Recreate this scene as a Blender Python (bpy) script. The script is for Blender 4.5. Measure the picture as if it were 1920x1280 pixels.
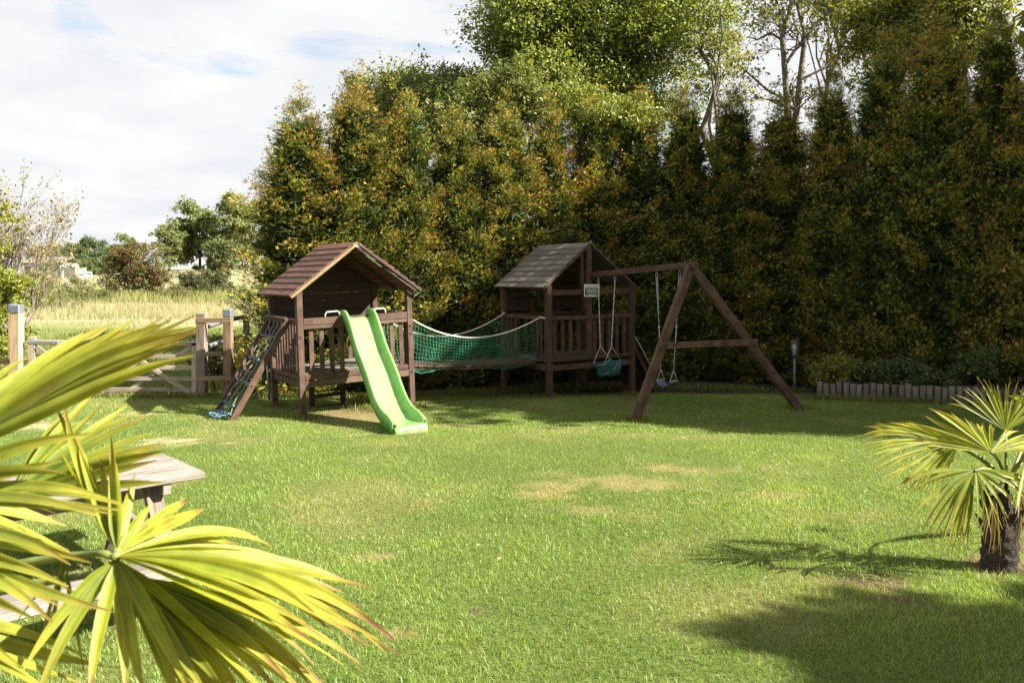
import bpy, math, random
import numpy as np
from mathutils import Vector, Matrix

SC = bpy.context.scene
for o in list(bpy.data.objects):
    bpy.data.objects.remove(o)
COL = SC.collection
R = math.radians
random.seed(7)

# ---------------------------------------------------------------- camera
FPX, CX, HOR, CAMZ = 1493.3, 960.0, 522.0, 2.1
cam_d = bpy.data.cameras.new('camera')
cam = bpy.data.objects.new('camera', cam_d)
COL.objects.link(cam)
cam.location = (0, 0, CAMZ)
cam.rotation_euler = (R(90), 0, 0)
cam_d.sensor_width = 36
cam_d.lens = 28.0
cam_d.shift_y = -(640 - HOR) / 1920.0
cam_d.clip_start = 0.05
cam_d.clip_end = 3000
cam_d.dof.use_dof = True
cam_d.dof.focus_distance = 11.0
cam_d.dof.aperture_fstop = 6.3
SC.camera = cam

# ---------------------------------------------------------------- sun, sky, exposure
SUN_EL = R(36.0)
SUN_H = Vector((0.972, -0.235)).normalized()
SUN = Vector((SUN_H.x * math.cos(SUN_EL), SUN_H.y * math.cos(SUN_EL), math.sin(SUN_EL)))
sl = bpy.data.lights.new('sun', 'SUN')
sl.energy = 5.0
sl.angle = R(0.53)
sl.color = (1.0, 0.945, 0.85)
so = bpy.data.objects.new('sun', sl)
COL.objects.link(so)
so.location = (30, -10, 30)
so.rotation_euler = (-SUN).to_track_quat('-Z', 'Y').to_euler()

world = bpy.data.worlds.new('World')
SC.world = world
world.use_nodes = True
nt = world.node_tree
nt.nodes.clear()
def N(t, typ, **kw):
    n = t.nodes.new(typ)
    for k, v in kw.items():
        setattr(n, k, v)
    return n
wout = N(nt, 'ShaderNodeOutputWorld')
sky = N(nt, 'ShaderNodeTexSky', sky_type='NISHITA')
sky.sun_disc = False
sky.sun_elevation = SUN_EL
sky.sun_rotation = math.atan2(SUN_H.x, SUN_H.y)
sky.air_density = 1.0
sky.dust_density = 0.6
bg_sky = N(nt, 'ShaderNodeBackground')
bg_sky.inputs['Strength'].default_value = 0.053
nt.links.new(sky.outputs[0], bg_sky.inputs['Color'])
tc = N(nt, 'ShaderNodeTexCoord')
# project the view direction on a cloud layer overhead so that clouds flatten towards the horizon
sep = N(nt, 'ShaderNodeSeparateXYZ')
nt.links.new(tc.outputs['Generated'], sep.inputs[0])
zc = N(nt, 'ShaderNodeMath', operation='MAXIMUM'); zc.inputs[1].default_value = 0.0
nt.links.new(sep.outputs[2], zc.inputs[0])
za = N(nt, 'ShaderNodeMath', operation='ADD'); za.inputs[1].default_value = 0.22
nt.links.new(zc.outputs[0], za.inputs[0])
dv = []
for i in (0, 1):
    d = N(nt, 'ShaderNodeMath', operation='DIVIDE')
    nt.links.new(sep.outputs[i], d.inputs[0]); nt.links.new(za.outputs[0], d.inputs[1]); dv.append(d)
cmb = N(nt, 'ShaderNodeCombineXYZ')
nt.links.new(dv[0].outputs[0], cmb.inputs[0]); nt.links.new(dv[1].outputs[0], cmb.inputs[1])
CLOUD_OFF = (0.35, 0.1, 0.0)
mp = N(nt, 'ShaderNodeMapping'); mp.inputs['Location'].default_value = CLOUD_OFF
nt.links.new(cmb.outputs[0], mp.inputs[0])
n1 = N(nt, 'ShaderNodeTexNoise'); n1.inputs['Scale'].default_value = 1.15; n1.inputs['Detail'].default_value = 7; n1.inputs['Roughness'].default_value = 0.55
n1.inputs['Distortion'].default_value = 0.4
nt.links.new(mp.outputs[0], n1.inputs['Vector'])
cr = N(nt, 'ShaderNodeValToRGB')
cr.color_ramp.elements[0].position = 0.35; cr.color_ramp.elements[0].color = (0.12, 0.12, 0.12, 1)
cr.color_ramp.elements[1].position = 0.455; cr.color_ramp.elements[1].color = (1, 1, 1, 1)
nt.links.new(n1.outputs[0], cr.inputs[0])
n2 = N(nt, 'ShaderNodeTexNoise'); n2.inputs['Scale'].default_value = 2.6; n2.inputs['Detail'].default_value = 6
nt.links.new(mp.outputs[0], n2.inputs['Vector'])
cr2 = N(nt, 'ShaderNodeValToRGB')
cr2.color_ramp.elements[0].position = 0.35; cr2.color_ramp.elements[0].color = (0.84, 0.86, 0.90, 1)
cr2.color_ramp.elements[1].position = 0.62; cr2.color_ramp.elements[1].color = (0.97, 0.97, 0.96, 1)
nt.links.new(n2.outputs[0], cr2.inputs[0])
bg_cl = N(nt, 'ShaderNodeBackground'); bg_cl.inputs['Strength'].default_value = 0.258
nt.links.new(cr2.outputs[0], bg_cl.inputs['Color'])
mx = N(nt, 'ShaderNodeMixShader')
nt.links.new(cr.outputs[0], mx.inputs[0]); nt.links.new(bg_sky.outputs[0], mx.inputs[1]); nt.links.new(bg_cl.outputs[0], mx.inputs[2])
nt.links.new(mx.outputs[0], wout.inputs[0])

SC.view_settings.view_transform = 'Standard'
SC.view_settings.look = 'None'
SC.view_settings.gamma = 1.0
SC.view_settings.use_curve_mapping = False
SC.view_settings.exposure = 2.0
SC.cycles.use_denoising = True
SC.cycles.max_bounces = 7
SC.cycles.transparent_max_bounces = 8
SC.cycles.sample_clamp_indirect = 6.0

# ---------------------------------------------------------------- helpers
def at(px, py, d):
    """point at depth d (metres along the view) seen at pixel px, py of the photograph"""
    return Vector(((px - CX) / FPX * d, d, CAMZ - (py - HOR) / FPX * d))

def sstep(a, b, x):
    t = np.clip((x - a) / (b - a), 0, 1)
    return t * t * (3 - 2 * t)

_rs = np.random.RandomState(5)
_LAT = _rs.rand(256, 256)
def vnoise(x, y, s=1.0, o=0.0):
    x = np.asarray(x, float) * s + 37.7 + o; y = np.asarray(y, float) * s + 11.3 + o * 1.7
    xi = np.floor(x).astype(int); yi = np.floor(y).astype(int)
    fx = x - xi; fy = y - yi
    fx = fx * fx * (3 - 2 * fx); fy = fy * fy * (3 - 2 * fy)
    a = _LAT[xi % 256, yi % 256]; b = _LAT[(xi + 1) % 256, yi % 256]
    c = _LAT[xi % 256, (yi + 1) % 256]; d = _LAT[(xi + 1) % 256, (yi + 1) % 256]
    return (a * (1 - fx) + b * fx) * (1 - fy) + (c * (1 - fx) + d * fx) * fy
def fbm(x, y, s=1.0, o=0.0, n=4):
    v = 0; a = 0.5; t = 0
    for i in range(n):
        v = v + a * vnoise(x, y, s, o + i * 13.1); t += a; a *= 0.5; s *= 2.1
    return v / t

def zg(x, y):
    """height of the ground"""
    x = np.asarray(x, float); y = np.asarray(y, float)
    z = 0.25 * np.clip((11.5 - y) / 7.0, 0, 1.35) - 0.13 * sstep(13.4, 15.6, y)
    z = z + 0.020 * np.clip(y - 17, 0, 43) + 0.022 * np.clip(y - 60, 0, 80) + 0.006 * np.clip(y - 140, 0, 500)
    r = x / np.maximum(y, 1.0)
    z = z + 1.3 * sstep(-0.55, -0.40, r) * sstep(60, 125, y)
    z = z + (fbm(x, y, 0.35, 2.0, 3) - 0.5) * 0.05 * sstep(2, 8, y) + (fbm(x, y, 0.12, 4.0, 3) - 0.5) * 0.5 * sstep(17, 35, y)
    return z
def zg1(x, y):
    return float(zg(x, y))
def ground(px, py):
    d = 8.0
    for _ in range(30):
        x = (px - CX) / FPX * d
        d = FPX * (CAMZ - zg1(x, d)) / (py - HOR)
    return Vector(((px - CX) / FPX * d, d, zg1((px - CX) / FPX * d, d)))

def tag(o, label=None, cat=None, group=None, kind=None):
    if label: o['label'] = label
    if cat: o['category'] = cat
    if group: o['group'] = group
    if kind: o['kind'] = kind
    return o

def empty(name, loc=(0, 0, 0), label=None, cat=None, group=None, rot=(0, 0, 0)):
    o = bpy.data.objects.new(name, None)
    COL.objects.link(o)
    o.location = loc
    o.rotation_euler = rot
    o.empty_display_size = 0.2
    return tag(o, label, cat, group)

def link(name, me, parent=None, loc=None):
    o = bpy.data.objects.new(name, me)
    COL.objects.link(o)
    if parent is not None: o.parent = parent
    if loc is not None: o.location = loc
    return o

class MB:
    def __init__(s):
        s.v = []; s.f = []; s.uv = []; s.sm = []
    def face(s, pts, uvs=None, smooth=False):
        i = len(s.v)
        s.v += [tuple(p) for p in pts]
        s.f.append(tuple(range(i, i + len(pts))))
        s.uv += uvs if uvs else [(0, 0)] * len(pts)
        s.sm.append(smooth)
    def beam(s, p0, p1, w, h, up=(0, 0, 1), taper=1.0):
        p0 = Vector(p0); p1 = Vector(p1)
        a = (p1 - p0); L = a.length; a.normalize()
        up = Vector(up)
        if abs(a.dot(up.normalized())) > 0.98: up = Vector((0, 1, 0)) if abs(a.y) < 0.9 else Vector((1, 0, 0))
        sd = a.cross(up).normalized(); u = sd.cross(a).normalized()
        i = len(s.v)
        for p, k in ((p0, 1.0), (p1, taper)):
            for sx, sz in ((-1, -1), (1, -1), (1, 1), (-1, 1)):
                s.v.append(tuple(p + sd * (sx * w * k / 2) + u * (sz * h * k / 2)))
        ou, ov = random.random() * 9, random.random() * 9
        quads = [((0, 1, 5, 4), w), ((1, 2, 6, 5), h), ((2, 3, 7, 6), w), ((3, 0, 4, 7), h)]
        off = ov
        for q, wid in quads:
            s.f.append(tuple(i + k for k in q)); s.sm.append(False)
            s.uv += [(ou, off), (ou, off + wid), (ou + L, off + wid), (ou + L, off)]
            off += wid + 0.07
        for q in ((3, 2, 1, 0), (4, 5, 6, 7)):
            s.f.append(tuple(i + k for k in q)); s.sm.append(False)
            s.uv += [(ou, ov), (ou + .02, ov + w), (ou + .04, ov + w), (ou + .06, ov)]
        return s
    def box(s, c, sz):
        c = Vector(c); return s.beam(c - Vector((sz[0] / 2, 0, 0)), c + Vector((sz[0] / 2, 0, 0)), sz[1], sz[2])
    def post(s, x, y, z0, z1, w, d=None):
        return s.beam((x, y, z0), (x, y, z1), w, d or w, up=(0, 1, 0))
    def tube(s, pts, r, n=6, caps=True, closed=False):
        pts = [Vector(p) for p in pts]
        m = len(pts)
        rr = list(r) if hasattr(r, '__len__') else [r] * m
        i0 = len(s.v)
        t0 = (pts[1] - pts[0]).normalized()
        ref = Vector((0, 0, 1)) if abs(t0.z) < 0.9 else Vector((1, 0, 0))
        nv = t0.cross(ref).normalized()
        L = 0.0; Ls = []
        for k, p in enumerate(pts):
            if k == 0: t = t0
            elif k == m - 1: t = (pts[k] - pts[k - 1]).normalized()
            else: t = (pts[k + 1] - pts[k - 1]).normalized()
            nv = nv - t * nv.dot(t)
            if nv.length < 1e-6: nv = t.orthogonal()
            nv.normalize(); b = t.cross(nv)
            if k: L += (p - pts[k - 1]).length
            Ls.append(L)
            for j in range(n):
                an = 2 * math.pi * j / n
                s.v.append(tuple(p + (nv * math.cos(an) + b * math.sin(an)) * rr[k]))
        for k in range(m - 1):
            for j in range(n):
                j2 = (j + 1) % n
                s.f.append((i0 + k * n + j, i0 + k * n + j2, i0 + (k + 1) * n + j2, i0 + (k + 1) * n + j)); s.sm.append(n > 4)
                c = 2 * math.pi * rr[k] / n
                s.uv += [(Ls[k], j * c), (Ls[k], (j + 1) * c), (Ls[k + 1], (j + 1) * c), (Ls[k + 1], j * c)]
        if caps:
            for k, rev in ((0, True), (m - 1, False)):
                q = [i0 + k * n + j for j in range(n)]
                s.f.append(tuple(q[::-1] if rev else q)); s.sm.append(False); s.uv += [(0, 0)] * n
        return s
    def grid(s, rows, smooth=True):
        """rows: list of equal-length point lists"""
        i0 = len(s.v); n = len(rows[0])
        for r_ in rows: s.v += [tuple(p) for p in r_]
        for a in range(len(rows) - 1):
            for b in range(n - 1):
                s.f.append((i0 + a * n + b, i0 + a * n + b + 1, i0 + (a + 1) * n + b + 1, i0 + (a + 1) * n + b)); s.sm.append(smooth)
                s.uv += [(a * .05, b * .05), (a * .05, b * .05 + .05), (a * .05 + .05, b * .05 + .05), (a * .05 + .05, b * .05)]
        return s
    def mesh(s, name, mat):
        me = bpy.data.meshes.new(name)
        me.from_pydata(s.v, [], s.f)
        uvl = me.uv_layers.new(name='UVMap')
        uvl.data.foreach_set('uv', np.array(s.uv, 'f').ravel())
        me.polygons.foreach_set('use_smooth', s.sm)
        me.materials.append(mat)
        me.update()
        return me
    def build(s, name, mat, parent=None, off=None, bevel=0.0, label=None):
        if off is not None:
            s.v = [(a - off[0], b - off[1], c - off[2]) for a, b, c in s.v]
        o = link(name, s.mesh(name, mat), parent)
        if bevel:
            m = o.modifiers.new('bevel', 'BEVEL'); m.width = bevel; m.segments = 1; m.limit_method = 'ANGLE'; m.angle_limit = R(40)
        if label: o['label'] = label
        return o

def np_mesh(name, V, T, C, mat, smooth=False):
    """triangle mesh from numpy arrays with point colours"""
    me = bpy.data.meshes.new(name)
    V = np.ascontiguousarray(V, dtype=np.float32); T = np.ascontiguousarray(T, dtype=np.int32)
    me.vertices.add(len(V)); me.vertices.foreach_set('co', V.ravel())
    me.loops.add(T.size); me.loops.foreach_set('vertex_index', T.ravel())
    me.polygons.add(len(T))
    me.polygons.foreach_set('loop_start', np.arange(0, T.size, 3, dtype=np.int32))
    me.polygons.foreach_set('loop_total', np.full(len(T), 3, dtype=np.int32))
    if smooth: me.polygons.foreach_set('use_smooth', np.ones(len(T), bool))
    me.update(calc_edges=True)
    a = me.attributes.new('col', 'FLOAT_COLOR', 'POINT')
    c4 = np.ones((len(V), 4), np.float32); c4[:, :3] = C
    a.data.foreach_set('color', c4.ravel())
    me.materials.append(mat)
    return me

# ---------------------------------------------------------------- materials
def newmat(name):
    m = bpy.data.materials.new(name); m.use_nodes = True
    t = m.node_tree; t.nodes.clear()
    out = N(t, 'ShaderNodeOutputMaterial'); b = N(t, 'ShaderNodeBsdfPrincipled')
    t.links.new(b.outputs[0], out.inputs[0])
    return m, t, b, out
def ramp(t, src, stops):
    r_ = N(t, 'ShaderNodeValToRGB')
    els = r_.color_ramp.elements
    while len(els) < len(stops): els.new(0.5)
    for e, (p, c) in zip(els, stops):
        e.position = p; e.color = (*c, 1)
    t.links.new(src, r_.inputs[0])
    return r_
def bump(t, b, src, strength, dist=0.01):
    bm_ = N(t, 'ShaderNodeBump'); bm_.inputs['Strength'].default_value = strength; bm_.inputs['Distance'].default_value = dist
    t.links.new(src, bm_.inputs['Height']); t.links.new(bm_.outputs[0], b.inputs['Normal'])

def wood(name, dark, mid, light, rough=0.75, moss=None, knots=True):
    m, t, b, out = newmat(name)
    uv = N(t, 'ShaderNodeUVMap'); oi = N(t, 'ShaderNodeObjectInfo')
    ad = N(t, 'ShaderNodeVectorMath', operation='ADD')
    sc = N(t, 'ShaderNodeVectorMath', operation='SCALE'); sc.inputs['Scale'].default_value = 17.0
    cx = N(t, 'ShaderNodeCombineXYZ'); t.links.new(oi.outputs['Random'], cx.inputs[0]); t.links.new(oi.outputs['Random'], cx.inputs[1])
    t.links.new(cx.outputs[0], sc.inputs[0]); t.links.new(uv.outputs[0], ad.inputs[0]); t.links.new(sc.outputs[0], ad.inputs[1])
    m1 = N(t, 'ShaderNodeMapping'); m1.inputs['Scale'].default_value = (2.2, 55, 1); t.links.new(ad.outputs[0], m1.inputs[0])
    g = N(t, 'ShaderNodeTexNoise'); g.inputs['Scale'].default_value = 1.0; g.inputs['Detail'].default_value = 5; g.inputs['Distortion'].default_value = 0.6
    t.links.new(m1.outputs[0], g.inputs['Vector'])
    m2 = N(t, 'ShaderNodeMapping'); m2.inputs['Scale'].default_value = (3.0, 6, 1); t.links.new(ad.outputs[0], m2.inputs[0])
    g2 = N(t, 'ShaderNodeTexNoise'); g2.inputs['Scale'].default_value = 1.0; g2.inputs['Detail'].default_value = 4
    t.links.new(m2.outputs[0], g2.inputs['Vector'])
    mixf = N(t, 'ShaderNodeMath', operation='MULTIPLY_ADD'); mixf.inputs[1].default_value = 0.55
    t.links.new(g.outputs[0], mixf.inputs[0])
    h2 = N(t, 'ShaderNodeMath', operation='MULTIPLY'); h2.inputs[1].default_value = 0.45; t.links.new(g2.outputs[0], h2.inputs[0])
    t.links.new(h2.outputs[0], mixf.inputs[2])
    cr_ = ramp(t, mixf.outputs[0], [(0.34, dark), (0.5, mid), (0.66, light)])
    col = cr_.outputs[0]
    if knots:
        m3 = N(t, 'ShaderNodeMapping'); m3.inputs['Scale'].default_value = (1.5, 4.5, 1); t.links.new(ad.outputs[0], m3.inputs[0])
        vo = N(t, 'ShaderNodeTexVoronoi'); vo.inputs['Scale'].default_value = 1.3; t.links.new(m3.outputs[0], vo.inputs['Vector'])
        kr = ramp(t, vo.outputs['Distance'], [(0.04, (0.35, 0.35, 0.35)), (0.12, (1, 1, 1))])
        mk = N(t, 'ShaderNodeMix', data_type='RGBA', blend_type='MULTIPLY'); mk.inputs[0].default_value = 0.8
        t.links.new(col, mk.inputs[6]); t.links.new(kr.outputs[0], mk.inputs[7]); col = mk.outputs[2]
    if moss:
        tcn = N(t, 'ShaderNodeTexCoord')
        mn = N(t, 'ShaderNodeTexNoise'); mn.inputs['Scale'].default_value = 7; mn.inputs['Detail'].default_value = 6
        t.links.new(tcn.outputs['Object'], mn.inputs['Vector'])
        mr_ = ramp(t, mn.outputs[0], [(0.46, (0, 0, 0)), (0.66, (1, 1, 1))])
        mm = N(t, 'ShaderNodeMix', data_type='RGBA'); t.links.new(mr_.outputs[0], mm.inputs[0]); t.links.new(col, mm.inputs[6]); mm.inputs[7].default_value = (*moss, 1); col = mm.outputs[2]
    hv = N(t, 'ShaderNodeHueSaturation')
    vr = N(t, 'ShaderNodeMapRange'); vr.inputs[3].default_value = 0.78; vr.inputs[4].default_value = 1.22
    t.links.new(oi.outputs['Random'], vr.inputs[0]); t.links.new(vr.outputs[0], hv.inputs['Value']); t.links.new(col, hv.inputs['Color'])
    t.links.new(hv.outputs[0], b.inputs['Base Color'])
    b.inputs['Roughness'].default_value = rough
    bump(t, b, g.outputs[0], 0.8, 0.006)
    return m

def plain(name, c, rough=0.5, metal=0.0, var=0.15, scale=20, bumpk=0.0):
    m, t, b, out = newmat(name)
    tcn = N(t, 'ShaderNodeTexCoord')
    n = N(t, 'ShaderNodeTexNoise'); n.inputs['Scale'].default_value = scale; n.inputs['Detail'].default_value = 6
    t.links.new(tcn.outputs['Object'], n.inputs['Vector'])
    lo = tuple(x * (1 - var) for x in c); hi = tuple(min(1, x * (1 + var)) for x in c)
    r_ = ramp(t, n.outputs[0], [(0.35, lo), (0.65, hi)])
    t.links.new(r_.outputs[0], b.inputs['Base Color'])
    b.inputs['Roughness'].default_value = rough; b.inputs['Metallic'].default_value = metal
    if bumpk: bump(t, b, n.outputs[0], bumpk, 0.01)
    return m

def leafmat(name, rough=0.55, trans=0.35, spec=0.3, vscale=0.0):
    """colour from the mesh's own point colours (the colour of the leaf), with light passing through"""
    m, t, b, out = newmat(name)
    a = N(t, 'ShaderNodeAttribute'); a.attribute_name = 'col'
    col = a.outputs['Color']
    oi = N(t, 'ShaderNodeObjectInfo')
    hv = N(t, 'ShaderNodeHueSaturation')
    vr = N(t, 'ShaderNodeMapRange'); vr.inputs[3].default_value = 0.9; vr.inputs[4].default_value = 1.1
    t.links.new(oi.outputs['Random'], vr.inputs[0]); t.links.new(vr.outputs[0], hv.inputs['Value']); t.links.new(col, hv.inputs['Color'])
    col = hv.outputs[0]
    if vscale:
        tcn = N(t, 'ShaderNodeTexCoord')
        n = N(t, 'ShaderNodeTexNoise'); n.inputs['Scale'].default_value = vscale; n.inputs['Detail'].default_value = 5
        t.links.new(tcn.outputs['Object'], n.inputs['Vector'])
        r_ = ramp(t, n.outputs[0], [(0.3, (0.72, 0.72, 0.72)), (0.7, (1.2, 1.2, 1.2))])
        mk = N(t, 'ShaderNodeMix', data_type='RGBA', blend_type='MULTIPLY'); mk.inputs[0].default_value = 1.0
        t.links.new(col, mk.inputs[6]); t.links.new(r_.outputs[0], mk.inputs[7]); col = mk.outputs[2]
    t.links.new(col, b.inputs['Base Color'])
    b.inputs['Roughness'].default_value = rough
    b.inputs['Specular IOR Level'].default_value = spec
    if trans:
        tr = N(t, 'ShaderNodeBsdfTranslucent')
        g = N(t, 'ShaderNodeMix', data_type='RGBA', blend_type='MULTIPLY'); g.inputs[0].default_value = 1.0
        g.inputs[7].default_value = (1.5, 1.35, 0.6, 1)
        t.links.new(col, g.inputs[6]); t.links.new(g.outputs[2], tr.inputs['Color'])
        ms = N(t, 'ShaderNodeMixShader'); ms.inputs[0].default_value = trans
        t.links.new(b.outputs[0], ms.inputs[1]); t.links.new(tr.outputs[0], ms.inputs[2]); t.links.new(ms.outputs[0], out.inputs[0])
    return m

M_BROWN = wood('stained_brown_wood', (0.026, 0.0115, 0.0062), (0.056, 0.0255, 0.0138), (0.108, 0.056, 0.033), moss=(0.088, 0.051, 0.031))
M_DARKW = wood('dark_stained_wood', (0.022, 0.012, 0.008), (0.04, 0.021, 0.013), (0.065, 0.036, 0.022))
M_ROOFRED = wood('red_brown_roof_wood', (0.055, 0.021, 0.012), (0.105, 0.042, 0.024), (0.18, 0.085, 0.055), rough=0.7, knots=False)
M_ROOFGREY = wood('grey_weathered_roof_wood', (0.060, 0.050, 0.041), (0.115, 0.10, 0.083), (0.20, 0.178, 0.152), rough=0.85, knots=False)
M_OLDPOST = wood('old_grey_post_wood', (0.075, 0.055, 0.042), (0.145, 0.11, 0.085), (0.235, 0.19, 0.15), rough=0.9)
M_GATE = wood('weathered_gate_wood', (0.17, 0.135, 0.10), (0.31, 0.255, 0.19), (0.44, 0.37, 0.29), rough=0.85)
M_POST = wood('tan_fence_wood', (0.10, 0.062, 0.037), (0.17, 0.11, 0.068), (0.26, 0.18, 0.12), rough=0.8)
M_NEWPOST = wood('pale_tan_post_wood', (0.27, 0.17, 0.095), (0.38, 0.255, 0.15), (0.47, 0.34, 0.22), rough=0.8)
M_TABLE = wood('silver_grey_table_wood', (0.085, 0.07, 0.056), (0.175, 0.15, 0.125), (0.275, 0.245, 0.21), rough=0.85)
M_LOG = wood('grey_brown_log_wood', (0.075, 0.06, 0.047), (0.135, 0.112, 0.09), (0.21, 0.18, 0.148), rough=0.9, moss=(0.06, 0.075, 0.03))
M_YELLOWEDGE = plain('pale_cut_edge_wood', (0.20, 0.145, 0.05), 0.7)
M_GREYMETAL = plain('galvanised_metal', (0.30, 0.32, 0.34), 0.45, 0.6, 0.2, 30)
M_LEADGREY = plain('grey_post_cap', (0.17, 0.19, 0.21), 0.5, 0.4, 0.25, 40)
M_GREYRAIL = plain('grey_painted_rail', (0.12, 0.125, 0.125), 0.7, 0, 0.25, 25)
M_WHITEMETAL = plain('cream_handle_paint', (0.72, 0.66, 0.58), 0.4)
M_WHITE = plain('white_board', (0.75, 0.75, 0.74), 0.5, 0, 0.05)
M_BLACK = plain('black_print', (0.012, 0.013, 0.016), 0.5)
M_REDP = plain('red_plastic', (0.20, 0.010, 0.012), 0.4)
M_ROPEBLUE = plain('grey_blue_rope', (0.17, 0.20, 0.21), 0.85, 0, 0.4, 60)
M_ROPETEAL = plain('teal_rope', (0.09, 0.17, 0.19), 0.85, 0, 0.4, 60)
M_ROPEWHITE = plain('cream_rope', (0.47, 0.43, 0.35), 0.9, 0, 0.2, 80)
M_ROPEGREY = plain('grey_rope', (0.34, 0.35, 0.33), 0.85, 0, 0.45, 50)
M_NET = plain('green_net_cord', (0.035, 0.20, 0.10), 0.7, 0, 0.4, 12)
M_TEAL = plain('teal_plastic', (0.025, 0.085, 0.082), 0.4, 0, 0.2, 14)
M_BLUEGREY = plain('blue_grey_plastic', (0.06, 0.085, 0.12), 0.45, 0, 0.2, 14)
M_LANTERN = plain('dark_grey_lantern_metal', (0.06, 0.065, 0.07), 0.5, 0.3)
M_BOLT = plain('dark_bolt', (0.03, 0.025, 0.022), 0.5, 0.5)
M_BARK = plain('bark', (0.10, 0.085, 0.065), 0.9, 0, 0.5, 9, 0.6)
M_PALEBARK = plain('pale_bark', (0.13, 0.11, 0.085), 0.9, 0, 0.45, 7, 0.6)
M_TWIG = plain('dry_twig', (0.17, 0.145, 0.105), 0.9, 0, 0.3, 9)
M_PALMBARK = plain('palm_fibre', (0.034, 0.022, 0.014), 0.95, 0, 0.6, 35, 1.0)

def slidemat():
    m, t, b, out = newmat('green_slide_plastic')
    tcn = N(t, 'ShaderNodeTexCoord')
    n = N(t, 'ShaderNodeTexNoise'); n.inputs['Scale'].default_value = 3.5; n.inputs['Detail'].default_value = 7
    t.links.new(tcn.outputs['Object'], n.inputs['Vector'])
    r_ = ramp(t, n.outputs[0], [(0.3, (0.31, 0.56, 0.18)), (0.7, (0.37, 0.62, 0.235))])
    d1_ = N(t, 'ShaderNodeTexNoise'); d1_.inputs['Scale'].default_value = 9; d1_.inputs['Detail'].default_value = 9; d1_.inputs['Roughness'].default_value = .7
    t.links.new(tcn.outputs['Object'], d1_.inputs['Vector'])
    dr_ = ramp(t, d1_.outputs[0], [(0.36, (0.62, 0.60, 0.50)), (0.52, (1, 1, 1))])
    mk = N(t, 'ShaderNodeMix', data_type='RGBA', blend_type='MULTIPLY'); mk.inputs[0].default_value = .6
    t.links.new(r_.outputs[0], mk.inputs[6]); t.links.new(dr_.outputs[0], mk.inputs[7])
    t.links.new(mk.outputs[2], b.inputs['Base Color'])
    b.inputs['Roughness'].default_value = 0.36
    n2_ = N(t, 'ShaderNodeTexNoise'); n2_.inputs['Scale'].default_value = 160; t.links.new(tcn.outputs['Object'], n2_.inputs['Vector'])
    bump(t, b, n2_.outputs[0], 0.06, 0.002)
    tr = N(t, 'ShaderNodeBsdfTranslucent'); tr.inputs['Color'].default_value = (0.40, 0.70, 0.24, 1)
    ms = N(t, 'ShaderNodeMixShader'); ms.inputs[0].default_value = 0.40
    t.links.new(b.outputs[0], ms.inputs[1]); t.links.new(tr.outputs[0], ms.inputs[2]); t.links.new(ms.outputs[0], out.inputs[0])
    return m
M_SLIDE = slidemat()
M_BLADE = leafmat('grass_blade', 0.45, 0.45, 0.45)
M_STRAW = leafmat('dry_grass', 0.7, 0.3, 0.2)
M_LEAF = leafmat('tree_leaf', 0.5, 0.35, 0.35)
M_CONIFER = leafmat('conifer_spray', 0.6, 0.22, 0.25)
M_PALMLEAF = leafmat('palm_leaflet', 0.5, 0.42, 0.3, vscale=14)
# ================================================================ SETTING: ground, lawn, field
PATCH = []   # (x, y, rx, ry, kind, strength): worn spots on the lawn; kind 0 = straw, 1 = bare soil, 2 = pale dry soil
def spot(px, py, wpx, hpx, kind, st):
    c = ground(px, py); a = ground(px + wpx, py); b_ = ground(px, py - hpx)
    PATCH.append((c.x, c.y, abs(a.x - c.x) + 1e-3, abs(b_.y - c.y) + 1e-3, kind, st))
for q in [(1170, 910, 170, 22, 0, .75), (1270, 880, 80, 10, 0, .75), (1030, 925, 60, 13, 0, .7), (1090, 955, 90, 12, 0, .5),
          (1450, 930, 90, 10, 0, .5), (548, 915, 26, 8, 0, .7), (345, 828, 75, 7, 2, 1), (270, 775, 50, 6, 2, .6), (60, 800, 80, 8, 2, .9),
          (690, 778, 75, 26, 0, 1), (690, 770, 60, 14, 1, .7), (650, 775, 110, 10, 1, .5), (785, 812, 26, 4, 1, 1), (892, 1150, 24, 12, 1, .9), (745, 1190, 50, 9, 0, .9),
          (690, 1044, 40, 6, 0, .8), (1640, 1090, 100, 16, 1, .8), (1700, 1120, 60, 12, 1, .7), (1840, 1045, 30, 12, 1, .8), (1872, 1064, 55, 15, 1, 1), (1100, 740, 130, 10, 1, .35), (1170, 745, 60, 12, 1, .6),
          (1490, 745, 40, 6, 1, .6), (860, 800, 60, 6, 0, .4), (1250, 818, 120, 6, 0, .3), (1470, 1130, 30, 10, 0, .5)]:
    spot(*q)

def lawn_maps(x, y):
    x = np.asarray(x, float); y = np.asarray(y, float)
    dry = sstep(0.52, 0.80, fbm(x, y, 1.1, 1.0, 4)) * 0.35
    tuft = fbm(x, y, 3.3, 7.0, 3)
    bare = np.zeros_like(x); pale = np.zeros_like(x)
    jit = (fbm(x, y, 3.2, 21.0, 4) - 0.5) * 1.3 + (fbm(x, y, 9.0, 71.0, 3) - 0.5) * .9
    for (cx, cy, rx, ry, k, st) in PATCH:
        q = ((x - cx) / rx) ** 2 + ((y - cy) / ry) ** 2
        w = st * sstep(1.25, 0.35, np.sqrt(q) + jit * 1.6)
        if k == 0: dry = np.maximum(dry, w)
        elif k == 1: bare = np.maximum(bare, w)
        else: pale = np.maximum(pale, w)
    return dry, bare, pale, tuft

def lerp(a, b, t):
    t = np.asarray(t)[..., None]
    return np.asarray(a) * (1 - t) + np.asarray(b) * t

def in_garden(x, y):
    return (y < 15.2) | (x > -4.0)

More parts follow.
